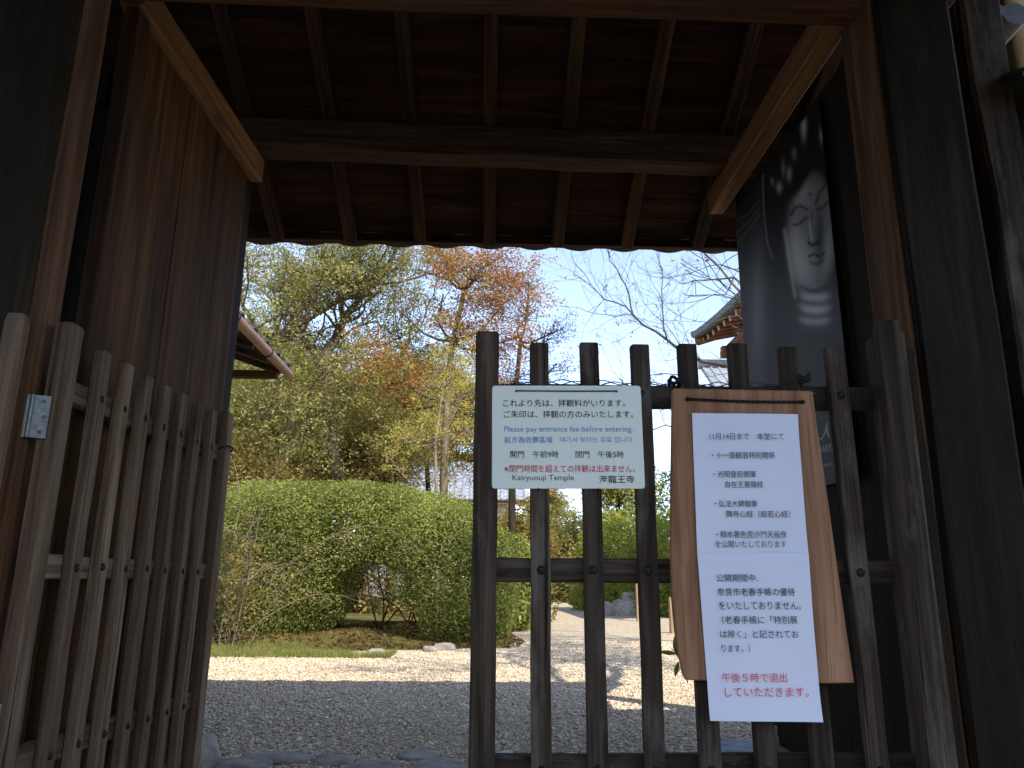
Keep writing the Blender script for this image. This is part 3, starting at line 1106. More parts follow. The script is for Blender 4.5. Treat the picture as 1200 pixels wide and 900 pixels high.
notice = empty('paper_notice', px(896, 845, PY), 'white paper notice of two joined sheets, taped to the brown board', 'notice')
obj('paper_sheet', paper(0, 484.2, 655, 0, 'paper_sheet'), notice)
obj('paper_sheet', paper(1.7, 647.5, 844, -.0012, 'paper_sheet'), notice)
NY = PY - .0078
for body, xa, xb, y, h, mat in (
        ('11月14日まで　本堂にて', 831.5, 918.5, 511.3, 7.8, INK_BLACK),
        ('・十一面観音特別開帳', 834, 908, 533.4, 8, INK_BLACK),
        ('・光明皇后御筆', 836, 886, 555.6, 8, INK_BLACK),
        ('自在王菩薩経', 850, 894.5, 567.6, 7.6, INK_BLACK),
        ('・弘法大師御筆', 837.5, 887.5, 590.2, 8, INK_BLACK),
        ('隅寺心経（般若心経）', 851, 926, 602.3, 8.2, INK_BLACK),
        ('・頬本著色毘沙門天画像', 839, 922, 626.2, 8.2, INK_BLACK),
        ('を公開いたしております', 838.5, 921.5, 637.6, 8.2, INK_BLACK),
        ('公開期間中、', 839.5, 889, 677.3, 9, INK_BLACK),
        ('奈良市老春手帳の優待', 840.5, 931.5, 693.6, 9.4, INK_BLACK),
        ('をいたしておりません。', 842.5, 938.5, 709.6, 9.4, INK_BLACK),
        ('（老春手帳に「特別展', 846, 934.5, 726.4, 9.6, INK_BLACK),
        ('は除く」と記されてお', 844, 936, 743, 9.4, INK_BLACK),
        ('ります。）', 845.5, 879, 759.8, 9.4, INK_BLACK),
        ('午後５時で退出', 846, 922.5, 794, 11, INK_RED2),
        ('していただきます。', 849.5, 947.5, 811, 11, INK_RED2)):
    put_text(body, xa, xb, y, h, NY + (-.003 if y > 790 else 0), notice, mat, .0)

# leafy twig beside the board
tw = empty('leafy_twig', px(792, 790, 2.35), 'small dark green leafy twig poking out beside the notice board', 'twig')
tb = Tubes()
q = [px(806, 800, 2.30), px(798, 776, 2.32), px(792, 764, 2.34), px(786, 760, 2.36)]
tb.add(q, [.002, .0018, .0015, .001], 5)
obj('stem', tb.mesh('stem', M_BARKD), tw)


def big_leaf(p, d, L, wdt, mat, parent):
    d = Vector(d).normalized()
    s = d.cross(Vector((0, 1, .3))).normalized(); m = s.cross(d)
    V, F = [], []
    for i in range(7):
        t = i / 6
        w2 = wdt * math.sin(math.pi * min(.97, t * .92 + .05)) ** .8
        c = Vector(p) + d * L * t + m * (.12 * L * t * t)
        V += [c - s * w2 + m * w2 * .3, c, c + s * w2 + m * w2 * .3]
    for i in range(6):
        a = i * 3
        F += [(a, a + 1, a + 4, a + 3), (a + 1, a + 2, a + 5, a + 4)]
    obj('leaf', mesh_py('leaf', V, F, mat, True), parent)


big_leaf(px(795, 770, 2.33), (-.1, 0, 1), .058, .011, L_EVER, tw)
big_leaf(px(792, 766, 2.33), (-1, 0, .06), .045, .007, L_EVER, tw)
big_leaf(px(795, 776, 2.33), (-.25, 0, -1), .04, .007, L_EVER, tw)
big_leaf(px(793, 764, 2.33), (.4, 0, 1), .03, .007, L_EVER, tw)


# ================================================================ POSTER on the right plank door
def poster():
    XP0, XP1 = 1.272, 1.245
    # edges of the hung sheet in world: near edge (right in the photo), far edge (left)
    yn, yf = 2.62, 3.60
    zt, zb = 2.63, 1.135
    root = empty('poster', (1.26, 3.1, zb), 'dark grey photographic poster of a serene statue face, hung on the right plank door', 'poster')
    ny, nz = 110, 170
    V, C = [], []

    def g(x, y, cx, cy, sx, sy, p=2.0):
        return math.exp(-(abs((x - cx) / sx) ** p + abs((y - cy) / sy) ** p))

    def seg(x, y, pts, w):
        best = 1e9
        for (ax, ay), (bx, by) in zip(pts[:-1], pts[1:]):
            dx, dy = bx - ax, by - ay
            t = max(0, min(1, ((x - ax) * dx + (y - ay) * dy) / (dx * dx + dy * dy)))
            best = min(best, math.hypot(x - ax - t * dx, y - ay - t * dy))
        return math.exp(-(best / w) ** 2)

    def tone(u, v):
        # u: 0 far edge .. 1 near edge, v: 0 top .. 1 bottom; a plain, generic statue head in grey
        x, y = to_px(u, v)
        b = .004
        b += .050 / (1 + math.exp(-(y - 330) / 22)) * (1 - .25 * u)
        b += .07 * g(x, y, 889, 360, 9, 70)
        # head
        cxl = 951 - (y - 275) * .03
        inside = 1 / (1 + math.exp((((x - cxl) / 29.0) ** 2 + ((y - 276) / 69.0) ** 2 - 1) * 7))
        face = .09 + .15 * g(x, y, 938, 318, 17, 30) + .08 * g(x, y, 939, 226, 11, 18) + .10 * g(x, y, 931, 285, 10, 26) + .07 * g(x, y, 972, 300, 8, 35)
        face *= 1 - .75 * g(x, y, 962, 278, 6, 34)
        face *= 1 - .35 * g(x, y, 980, 250, 9, 60)
        hair = 1 / (1 + math.exp((y - (236 - 38 * math.exp(-((x - 957) / 17.0) ** 2))) / 2.2))
        face *= 1 - hair
        b = b * (1 - inside) + face * inside
        nb_ = g(x, y, 955, 362, 18, 22, 4)
        b = b * (1 - nb_) + nb_ * (.10 + .17 * (.5 + .5 * math.cos((y - 350) * .42 + ((x - 955) / 18) ** 2 * 1.3)))
        for pts, w, k in (([(927, 254), (931, 246), (938, 243), (947, 247)], 1.6, .85), ([(957, 240), (961, 226), (968, 216)], 1.6, .8),
                          ([(931, 266), (938, 264), (946, 256)], 1.7, .85), ([(959, 247), (966, 243), (972, 236)], 1.6, .8),
                          ([(949, 302), (955, 299), (961, 302), (967, 297)], 1.6, .9), ([(951, 309), (959, 311), (966, 305)], 2.0, .6),
                          ([(949, 286), (953, 289), (961, 284)], 2.2, .9), ([(953, 247), (952, 268), (950, 282)], 1.4, .4),
                          ([(940, 338), (953, 343), (968, 338)], 2.4, .5)):
            b *= 1 - k * seg(x, y, pts, w)
        b *= 1 - .8 * g(x, y, 950, 229, 2.0, 2.4)
        b += .10 * seg(x, y, [(950, 262), (952, 282)], 1.6) * inside
        # ear, ornaments, wires
        b += .12 * seg(x, y, [(919, 272), (923, 300), (928, 330), (931, 350)], 2.2)
        for ox, oy, sx, sy, k in ((942, 150, 3, 13, .20), (963, 158, 2.5, 9, .10), (925, 206, 3, 8, .13), (913, 222, 3, 6, .16), (918, 200, 2.2, 10, .08), (931, 182, 3, 7, .07), (905, 215, 2, 5, .08)):
            b += k * g(x, y, ox, oy, sx, sy)
        b += .07 * seg(x, y, [(894, 205), (895, 250), (899, 285), (905, 305)], .9)
        for k in range(3):
            b += .035 * seg(x, y, [(864, 258 + 14 * k), (878, 252 + 9 * k), (891, 236 + 8 * k)], .8)
        return b

    inv = CAMROT.transposed()

    def to_px(u, v):
        q = inv @ (Vector((XP1 + (XP0 - XP1) * u, yf + (yn - yf) * u, zt + (zb - zt) * v)) - Vector((0, 0, EYE)))
        return 600 + q.x / -q.z * 900, 450 - q.y / -q.z * 900

    for j in range(nz + 1):
        v = j / nz
        for i in range(ny + 1):
            u = i / ny
            Y = yf + (yn - yf) * u
            X = XP1 + (XP0 - XP1) * (u) - .004 * math.sin(u * 9) * math.sin(v * 3.1) - .006 * (v > .9) * math.sin(u * 14) * (v - .9) * 10
            V.append((X, Y, zt + (zb - zt) * v + .01 * math.sin(u * 3.14)))
            C.append(tone(u, v))
    F = []
    for j in range(nz):
        for i in range(ny):
            a = j * (ny + 1) + i
            F.append((a, a + ny + 1, a + ny + 2, a + 1))
    t = NT('poster_print')
    at = t.n('Attribute'); at.attribute_name = 'print'
    t.l(at.outputs['Color'], t.b.inputs['Base Color'])
    t.rough(.6).spec(.12)
    me = mesh_np('poster_sheet', np.array(V), np.array(F), t.m, True)
    ca = me.color_attributes.new('print', 'FLOAT_COLOR', 'POINT')
    c = np.array(C, np.float32)[:, None] * np.array([[1.04, 1.0, .97]], np.float32) * 2.1
    ca.data.foreach_set('color', np.concatenate([c, np.ones((len(c), 1), np.float32)], 1).ravel())
    obj('poster_sheet', me, root)
    pr = lambda x, y: pxx(x, y, 1.238)
    put_text('KAIRYU', 961.5, 976, 527, 8.5, 0, root, INK_GREY, -.012, yr=524, proj=pr)
    put_text('KAIRYU', 963, 975, 546, 3.5, 0, root, INK_GREY, -.012, yr=544, proj=pr)
    tbb = Tubes()
    tbb.add([pr(959, 514), pr(962, 514.5), pr(965, 512), pr(967.5, 506), pr(969, 495)], [.0012, .0022, .003, .003, .001], 5)
    tbb.add([pr(969, 495), pr(970, 508), pr(972, 514)], [.001, .0026, .001], 5)
    obj('logo_stroke', tbb.mesh('logo_stroke', INK_GREY), root)


poster()

# ================================================================ STONES AT THE BACK EDGE OF THE GATE FLOOR
edge = [((256, 320), 887, .055, M_STONE, 'flat grey edging stone beside the left rear post of the gate'),
        ((286, 362), 881, .05, M_STONE, 'long low grey edging stone behind the gate, second from the left post'),
        ((372, 412), 884, .045, M_STONE, 'small flat edging stone behind the gate, middle of the row'),
        ((416, 462), 893, .04, M_STONE, 'worn edging stone half buried in gravel, left of the big slab'),
        ((488, 553), 892, .055, M_STONE, 'big flat grey slab just left of the closed gate leaf'),
        ((470, 512), 880, .035, M_STONE, 'thin grey edging stone tucked against the big slab'),
        ((578, 607), 880, .065, M_WHITESTONE, 'pale whitish stone seen between the first bars of the closed leaf'),
        ((838, 905), 868, .09, M_BLUESTONE, 'blue grey stone slab below the paper notice, behind the gate')]
for i, ((a, b), y, h, m, lab) in enumerate(edge):
    d = CAMROT @ Vector((((a + b) / 2 - 600) / 900, (450 - y) / 900, -1))
    Yg = d.y * (EYE - h * .6) / -d.z
    p, q = px(a, y, Yg), px(b, y, Yg)
    o = obj('edge_stone', stone_mesh('edge_stone', (q.x - p.x) / 2 * 1.12, .11 + .07 * (i in (4, 7)), h * .38, m, 20 + i, sub=3), None,
            Matrix.Translation(((p.x + q.x) / 2, Yg, h * .05)) @ Matrix.Rotation(random.uniform(-.12, .12), 4, 'Z'))
    tag(o, lab, 'stone', 'edging stones behind the gate')

# ================================================================ BUILDINGS
# storehouse on the left: eave with copper gutter running away from the camera
bx = px(338, 438, 8.0)
EX, EZ = bx.x, bx.z
store = empty('side_building', (EX - 1.5, 6, 0), 'small wooden building on the left with a reddish copper gutter under its eave', 'building')
tbg = Tubes()
tbg.add([(EX, 3.2, EZ + .03), (EX, 4.8, EZ + .02), (EX, 6.4, EZ + .01), (EX, 8.02, EZ)], [.046] * 4, 14)
g_ = obj('gutter', tbg.mesh('gutter', M_COPPER), store)
for yy in (4.2, 5.2, 6.2, 7.2):
    tb = Tubes(); zz = EZ + .03 * (8 - yy) / 4.8
    tb.add([(EX + .050 * math.cos(a), yy, zz + .050 * math.sin(a)) for a in np.linspace(0, 6.283, 15)], [.008] * 15, 5)
    obj('gutter_strap', tb.mesh('gutter_strap', M_IRON), g_)
sl = .34
for k in range(11):
    yy = 3.3 + .46 * k
    timber('rafter', (EX - .06, yy, EZ - .01), (EX - 2.2, yy, EZ - .01 + sl * 2.14), .05, .06, W_BEAM, store, seg=2)
for k in range(9):
    xa = EX - .08 - .24 * k
    timber('roof_board', (xa - .12, 3.0, EZ + .05 + sl * (.24 * k + .12)), (xa - .12, 8.0, EZ + .05 + sl * (.24 * k + .12)), .245, .014, W_ROOF, store, up=(sl, 0, 1), seg=2, ch=.002)
timber('end_beam', (EX - .10, 7.93, EZ - .035), (EX - 2.6, 7.93, EZ - .035), .10, .075, W_BEAM, store, seg=3)
timber('wall_plate', (EX - .75, 3.0, EZ + .10), (EX - .75, 8.0, EZ + .10), .10, .12, W_BEAM, store, seg=3)
timber('gable_strut', (EX - .75, 7.93, EZ), (EX - .75, 7.93, EZ + .6), .09, .09, W_BEAM, store, seg=2)
for k in range(2):
    z0, z1, m, o_ = ((0, 1.1, W_DARK, .02), (1.1, EZ + .05, M_PLASTER, 0))[k]
    me = timber_mesh('wall', z1 - z0, 1.7, 4.2 + o_, m, ch=.004, seg=1)
    obj('wall', me, store, Matrix.Translation((EX - 1.65, 5.6, z0)))
for k in range(13):
    for j in range(5):
        xa, ya = EX - .02 - .28 * j, 3.1 + .40 * k
        o = bpy.data.objects.new('roof_tile', tile_me)
        link(o, store, Matrix.Translation((xa, ya, EZ + .09 + sl * (.28 * j))) @ Matrix.Rotation(R(90), 4, 'Z') @ Matrix.Rotation(R(18), 4, 'X') @ Matrix.Diagonal((1.45, 1, 1, 1)))

# temple hall corner on the right with an upturned copper-edged eave
hall = empty('temple_hall', (7.5, 14, 0), 'red brown timbered temple hall with upturned eave corner, right of the garden', 'building')
c0 = px(810, 394, 18.0)


def eave(y):
    t = (18.0 - y) / 12.0
    return c0.z - .42 * min(1, t * 3.0) ** .6 * .8 + .0 * t


ys = [18.0 - .35 * k for k in range(17)]
V, F = [], []
for i, yy in enumerate(ys):
    z = eave(yy)
    x = c0.x + .06 * min(1, (18 - yy) / 2)
    V += [(x, yy, z - .02), (x - .02, yy, z + .11), (x + 1.6, yy, z + .62 + .11), (x + 4.5, yy, z + 2.6), (x + .05, yy, z - .05), (x + 2.4, yy, z + .50)]
for i in range(len(ys) - 1):
    a, b = i * 6, i * 6 + 6
    F += [(a, b, b + 1, a + 1), (a + 1, b + 1, b + 2, a + 2), (a + 2, b + 2, b + 3, a + 3), (a + 4, b + 4, b, a), (a + 5, b + 5, b + 4, a + 4)]
F.append((0, 1, 2, 5, 4)); F.append((5, 2, 3))
obj('roof', mesh_py('roof', V, F, M_PATINA), hall)
for k in range(13):
    yy = 17.7 - .42 * k
    z = eave(yy)
    timber('rafter', (c0.x + .22, yy, z - .11), (c0.x + 2.5, yy, z + .36), .11, .12, W_RED, hall, seg=1, ch=.004)
    obj('rafter_end', timber_mesh('rafter_end', .015, .115, .125, M_PLASTERY, ch=.003, seg=1), hall, frame((c0.x + .215, yy, z - .111), (c0.x + .2, yy, z - .114)))
timber('eave_purlin', (c0.x + .75, 17.9, eave(14) - .17), (c0.x + .75, 12.4, eave(14) - .17), .18, .18, W_RED, hall, seg=2)
timber('hip_rafter', (c0.x + .10, 17.9, c0.z - .16), (c0.x + 2.4, 15.6, c0.z + .10), .16, .2, W_RED, hall, seg=2)
timber('end_purlin', (c0.x + .55, 17.4, eave(14) - .20), (c0.x + 3.5, 17.4, eave(14) - .10), .18, .18, W_RED, hall, seg=2)
for k in range(3):
    yy = 16.4 - 1.6 * k
    post('pillar', c0.x + 2.3, yy, 0, c0.z - .4, .26, .26, W_RED, hall, seg=2)
me = timber_mesh('wall', c0.z - .55, .12, 4.4, M_PLASTER, ch=.004, seg=1)
obj('wall', me, hall, Matrix.Translation((c0.x + 2.36, 14.4, 0.02)))
timber('wall_beam', (c0.x + 2.24, 17.0, 2.4), (c0.x + 2.24, 12.4, 2.4), .05, .2, W_RED, hall, seg=2)


# tiled roofs behind the hedge
def far_roof(name, x0, x1, y0, z0, y1, z1, label, col_mat, walls=True, overhang=.55, spacing=.30, red=True, group=None):
    b = empty(name, ((x0 + x1) / 2, (y0 + y1) / 2 + .5, 0), label, 'building', group)
    L = math.hypot(y1 - y0, z1 - z0)
    bed = timber_mesh('roof', x1 - x0, L, .07, M_TILE, ch=.01, seg=2)
    n_ = int((x1 - x0) / spacing)
    M = frame((x0, (y0 + y1) / 2, (z0 + z1) / 2), (x1, (y0 + y1) / 2, (z0 + z1) / 2), up=Vector((0, -(z1 - z0), (y1 - y0))))
    # after frame(): local X runs along the slope
    rf = obj('roof', bed, b, M)
    V, F = tube_arrays([(0, -.03, 0), (0, L + .0, 0)], [.055, .055], 8)
    rr = Vector((0, y1 - y0, z1 - z0)).normalized()
    rows = 12
    tb = Tubes()
    for j in range(rows):
        a = L * j / rows; c = L * (j + 1) / rows + .02
        tb.add([(0, 0, a), (0, 0, c)], [.070, .060], 8)
    tb.add([(0, 0, -.03), (0, 0, .01)], [.001, .078], 8)
    rib = tb.mesh('tile_row', col_mat)
    # flat tiles between the round ones
    V, F = [], []
    for j in range(rows):
        a, c = L * j / rows, L * (j + 1) / rows + .015
        k = len(V)
        V += [(-spacing / 2, .02, a), (spacing / 2, .02, a), (spacing / 2, .0, c), (-spacing / 2, .0, c), (-spacing / 2, -.01, a), (spacing / 2, -.01, a)]
        F += [(k, k + 1, k + 2, k + 3), (k + 4, k + 5, k + 1, k)]
    pan = mesh_py('tile_pan', V, F, col_mat)
    # column local: Z up the slope, Y = roof normal
    for i in range(n_ + 1):
        x = x0 + .06 + (x1 - x0 - .12) * i / n_
        Mr = frame((x, y0, z0 + .06), (x, y1, z1 + .06), up=Vector((0, -(z1 - z0), (y1 - y0))))
        o = bpy.data.objects.new('tile_row', rib); link(o, b, Mr)
        if i < n_:
            Mp = Mr.copy(); Mp.translation = Mr.translation + Vector(((x1 - x0 - .12) / n_ / 2, 0, 0))
            o = bpy.data.objects.new('tile_pan', pan); link(o, b, Mp)
    timber('ridge', (x0 - .05, y1, z1 + .16), (x1 + .05, y1, z1 + .16), .3, .34, M_TILE, b, seg=4, ch=.04)
    timber('fascia', (x0 + .03, y0 + .06, z0 - .06), (x1 - .03, y0 + .06, z0 - .06), .05, .10, W_RED, b, seg=2)
    for i in range(int((x1 - x0) / .24)):
        x = x0 + .1 + .24 * i
        timber('rafter', (x, y0 + .12, z0 - .09), (x, y0 + 1.1, z0 - .09 + (z1 - z0) / (y1 - y0) * .98), .08, .10, W_RED, b, seg=1, ch=.004)
    me = timber_mesh('wall', z0 + .2, x1 - x0 - 2 * overhang, .2, M_PLASTER, ch=.004, seg=1)
    obj('wall', me, b, Matrix.Translation(((x0 + x1) / 2, y0 + 1.0, 0)))
    n_ = max(2, int((x1 - x0) / 1.8))
    for i in range(n_ + 1):
        x = x0 + overhang + (x1 - x0 - 2 * overhang) * i / n_
        post('pillar', x, y0 + .87, 0, z0 + .1, .16, .16, W_RED, b, seg=1)
    return b


pe = px(617, 588, 30.0)
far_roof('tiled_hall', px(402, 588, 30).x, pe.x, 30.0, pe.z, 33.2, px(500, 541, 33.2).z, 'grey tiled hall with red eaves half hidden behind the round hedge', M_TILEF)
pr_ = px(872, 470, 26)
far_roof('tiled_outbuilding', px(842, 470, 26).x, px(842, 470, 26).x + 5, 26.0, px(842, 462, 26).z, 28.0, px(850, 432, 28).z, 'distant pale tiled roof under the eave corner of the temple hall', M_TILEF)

# ================================================================ HEDGE
def shrub(name, base, ells, n, size, label, leaf, cut=None, stems=None, shell=.2, seed=3, aspect=.42, cat='shrub', group=None, lumpiness=.1, bark=None):
    t = empty(name, base, label, cat, group)
    P, d = shrub_points(ells, n, shell, seed, cut, lumpiness)
    V, F = leaf_faces(P, size, aspect, up=.15, nrm=d, nbias=1.6)
    obj('foliage', mesh_np('foliage', V, F, leaf), t)
    if stems:
        tb = Tubes()
        for pts, r0 in stems:
            tb.add(pts, list(np.linspace(r0, r0 * .35, len(pts))), 6)
        obj('stem', tb.mesh('stem', bark or M_BARKD), t)
    return t


random.seed(21)
def wander(p, d, L, n, b):
    p = Vector(p); d = Vector(d).normalized(); out = [p.copy()]
    for i in range(n):
        d = (d + Vector((random.gauss(0, b), random.gauss(0, b), random.gauss(0, b)))).normalized()
        p = p + d * L / n
        out.append(p.copy())
    return out


hst = []
for k in range(12):
    x = random.uniform(-3.6, -.2); y = random.uniform(10.3, 11.6)
    for j in range(2):
        hst.append((wander((x, y, .05), (random.uniform(-.8, .8), random.uniform(-.7, .5), 1), 1.4, 8, .2), .013))


def hedge_cut(P):
    x, y, z = P[:, 0], P[:, 1], P[:, 2]
    a = ((x + 1.55) / .36) ** 2 + ((z - .72) / .30) ** 2 < 1
    a |= ((x + 1.40) / .55) ** 2 + ((z - .22) / .36) ** 2 < 1
    return a & (y < 13.5)


hedge = shrub('clipped_hedge', (-2, 10.8, .05), [(-2.95, 11.0, .98, 1.05, 1.25, 1.17), (-2.2, 11.2, 1.35, 1.5, 1.05, .80), (-.65, 10.7, .86, .98, 1.1, 1.05), (-1.5, 11.1, 1.45, 1.1, .95, .62), (-.1, 11.0, .75, .55, .9, .82)],
              260000, .043, 'large clipped evergreen hedge with rounded top and a dark hollow in its middle', L_HEDGE, cut=hedge_cut, stems=hst, shell=.24, lumpiness=.10)

# fallen leaves and moss under the hedge, grass strip in front
def scatter(name, n, x0, x1, y0, y1, size, mat, hf, label, cat, seed=9, tall=False, mask=None, dens=None):
    r = np.random.default_rng(seed)
    P = np.stack([r.uniform(x0, x1, n), r.uniform(y0, y1, n), np.zeros(n)], 1)
    P[:, 2] = hf(P[:, 0], P[:, 1])
    if mask is not None: P = P[mask(P)]
    n = len(P)
    if tall:
        L = size * r.uniform(.5, 1.4, (n, 1))
        d = r.normal(size=(n, 3)) * .45; d[:, 2] = 1; d /= np.linalg.norm(d, axis=1)[:, None]
        an = r.uniform(0, 6.28, n); s = np.stack([np.cos(an), np.sin(an), np.zeros(n)], 1) * .0035
        V = np.stack([P - s, P + s, P + d * L + s * .2 + np.array([0, 0, 0]), P + d * L - s * .2], 1).reshape(-1, 3)
        F = np.arange(4 * n).reshape(n, 4)
    else:
        P[:, 2] += .008
        V, F = leaf_faces(P, size, .6, up=1.2)
    return tag(obj(name, mesh_np(name, V, F, mat)), label, cat, kind='stuff')


scatter('grass', 26000, -4.6, -1.0, 8.35, 9.5, .055, L_GRASS, lambda x, y: np.maximum(0, bed_h(x, y)), 'bright short grass strip along the foot of the hedge', 'grass', tall=True, mask=lambda P: P[:, 1] < 9.3 + .12 * np.sin(P[:, 0] * 11) + .1 * np.sin(P[:, 0] * 5) - .55 * np.clip((P[:, 0] + 2.4) / 1.0, 0, 1))
scatter('moss', 26000, -3.0, .9, 9.1, 13.0, .028, L_MOSS, lambda x, y: np.maximum(0, bed_h(x, y)), 'mossy olive ground under the hollow of the hedge', 'moss', tall=True, seed=10, mask=lambda P: bed_h(P[:, 0], P[:, 1]) > .01)
scatter('fallen_leaves', 3000, -3.8, .5, 9.2, 12.5, .06, L_FALL, lambda x, y: np.maximum(0, bed_h(x, y)), 'reddish brown fallen leaves scattered under the hedge', 'leaves', seed=12, mask=lambda P: bed_h(P[:, 0], P[:, 1]) > .0)
for x, y, s, lab in ((440, 768, .06, 'small grey edging stone at the hedge foot, left one'), (521, 762, .085, 'squarish grey edging stone at the hedge foot beside the closed leaf'), (503, 764, .055, 'low rounded grey stone between the other two at the hedge foot')):
    d = CAMROT @ Vector(((x - 600) / 900, (450 - y) / 900, -1)); Yg = d.y * EYE / -d.z
    p = px(x, y, Yg)
    tag(obj('border_stone', stone_mesh('border_stone', s * 1.5, s, s * .8, M_STONE, int(x)), None, Matrix.Translation((p.x, Yg, .02))), lab, 'stone', 'border stones of the hedge bed')

# ================================================================ TREES
# evergreen tree, large limbs against the sky
def big_evergreen():
    random.seed(5)
    base = Vector((-2.6, 16.0, 0.05))
    t = empty('evergreen_tree', base, 'big evergreen tree with pale forking limbs and small glossy leaves, left of centre', 'tree')
    tb, tips = Tubes(), []
    Yt = 16.0
    P = lambda x, y, dy=0: px(x, y, Yt + dy)
    limbs = [([P(398, 560), P(392, 500), P(385, 455), P(378, 430)], .12, .10, 0),
             ([P(378, 430), P(366, 408), P(352, 392, -.3), P(330, 398, -.6), P(300, 385, -.9)], .10, .04, 2),
             ([P(378, 430), P(392, 400, .3), P(402, 378, .4), P(420, 352, .6), P(452, 318, .9)], .13, .05, 3),
             ([P(330, 396, -.5), P(352, 378, -.4), P(378, 362, -.2), P(402, 350, 0), P(440, 345, .2)], .09, .04, 3),
             ([P(340, 386, -.5), P(350, 366, -.4), P(362, 345, -.3), P(380, 315, -.3)], .06, .03, 2),
             ([P(398, 405, .3), P(415, 408, .2), P(436, 404, .1), P(470, 395, 0)], .05, .02, 2),
             ([P(402, 378, .4), P(398, 355, .8), P(392, 325, 1.0)], .07, .03, 2),
             ([P(300, 385, -.9), P(285, 360, -1.2), P(270, 320, -1.5)], .05, .03, 2),
             ([P(385, 455), P(360, 462, -.5), P(330, 470, -.9), P(305, 492, -1.2)], .06, .03, 2),
             ([P(385, 455), P(420, 450, .5), P(455, 430, .9), P(480, 400, 1.2)], .07, .03, 2)]
    for pts, a, b, dep in limbs:
        # jitter for natural bends
        q = [pts[0]]
        for u, v in zip(pts[:-1], pts[1:]):
            m = (u + v) / 2 + Vector((random.gauss(0, .04), random.gauss(0, .1), random.gauss(0, .04)))
            q += [m, v]
        tb.add(q, list(np.linspace(a, b, len(q))), 8)
        if dep:
            for k in range(len(q)):
                if k < 2: continue
                for _ in range(2):
                    grow(q[k], Vector((random.gauss(0, .8), random.gauss(0, .8), random.uniform(-.2, .9))), 1.1, b * .7, dep - 1 if dep > 1 else 1, tb, tips, spread=.7, nchild=(2, 3), shrink=.75)
    obj('trunk', tb.mesh('trunk', M_BARK), t)
    random.shuffle(tips)
    # crown outline fill
    r = np.random.default_rng(8)
    extra = []
    for k in range(760):
        x, y = r.uniform(235, 520), r.uniform(270, 540)
        if x > 480 and y < 400 and r.random() < .5: continue
        if ((x - 395) / 75) ** 2 + ((y - 372) / 34) ** 2 < 1 and r.random() < .7: continue
        extra.append(tuple(P(x, y, r.uniform(-2.2, 2.6))))
    extra = [e for e in extra if lump(np.array([e]), 1.9, 4)[0] > -.16]
    Pc = clusters(tips[:1500], 16, .12)
    e2 = np.repeat(np.array(extra), 5, axis=0); e2 = e2 + r.normal(0, .26, e2.shape)
    Pe = clusters(e2, 17, .085)
    V, F = leaf_faces(np.concatenate([Pc, Pe]), .068, .5, up=.2)
    obj('crown', mesh_np('crown', V, F, L_EVER), t)
    return t


big_evergreen()


def shaped_tree(name, label, Yt, blobs, n_cl, per, lsize, leaf, bark, seed, trunk, cat='tree', lrad=.2, thin=-.15, group=None, tw=.012, ntw=60, aspect=.45):
    """trunk with limbs reaching towards crown blobs given as (x px, y px, radius px)"""
    random.seed(seed); r = np.random.default_rng(seed)
    b = px(trunk[0][0], trunk[0][1], Yt); b.z = 0
    t = empty(name, b, label, cat, group)
    tb = Tubes()
    tp = [Vector((b.x, Yt, -.05))] + [px(x, y, Yt) for x, y in trunk[1:]]
    tr = trunk[0][2]
    tb.add(tp, list(np.linspace(tr, tr * .5, len(tp))), 8)
    C = []
    for (x, y, rad) in blobs:
        c = px(x, y, Yt); rr = rad / 900 * Yt * 1.03
        k = min(range(1, len(tp)), key=lambda i: (tp[i] - c).length + (0 if tp[i].z < c.z else .8))
        s = tp[k]
        mid = (s + c) / 2 + Vector((random.gauss(0, .15), random.gauss(0, .2), random.gauss(0, .1) - .1 * (c - s).length))
        tb.add([s, (s + mid) / 2 + Vector((0, 0, -.05)), mid, (mid + c) / 2, c], [tr * .38, tr * .32, tr * .26, tr * .2, tr * .12], 6)
        for _ in range(ntw // max(1, len(blobs))):
            d = Vector(r.normal(size=3)); d.z = abs(d.z) * .8 + .2
            st = mid.lerp(c, random.random())
            tb.add(wander(st, d, rr * random.uniform(.6, 1.2), 5, .25), [tw, tw * .8, tw * .6, tw * .5, tw * .4, tw * .25], 4)
        m = max(3, int(n_cl * rad ** 2 / sum(q[2] ** 2 for q in blobs)))
        d = r.normal(size=(m, 3)); d /= np.linalg.norm(d, axis=1)[:, None]
        q = np.array(c)[None] + d * rr * (r.uniform(0, 1, (m, 1)) ** .45) * np.array([1, 1.1, .95])
        C.append(q)
    obj('trunk', tb.mesh('trunk', bark), t)
    C = np.concatenate(C)
    C = C[lump(C, 2.2, seed) > thin]
    if per:
        c2 = np.repeat(C, 3, axis=0); c2 = c2 + r.normal(0, lrad * .95, c2.shape)
        P_ = clusters(c2, max(6, int(per * .62)), lrad * .42)
        P_ = P_[P_[:, 2] > .05]
        lsize *= .82
        V, F = leaf_faces(P_, lsize, aspect, up=.2)
        obj('crown', mesh_np('crown', V, F, leaf), t)
    return t


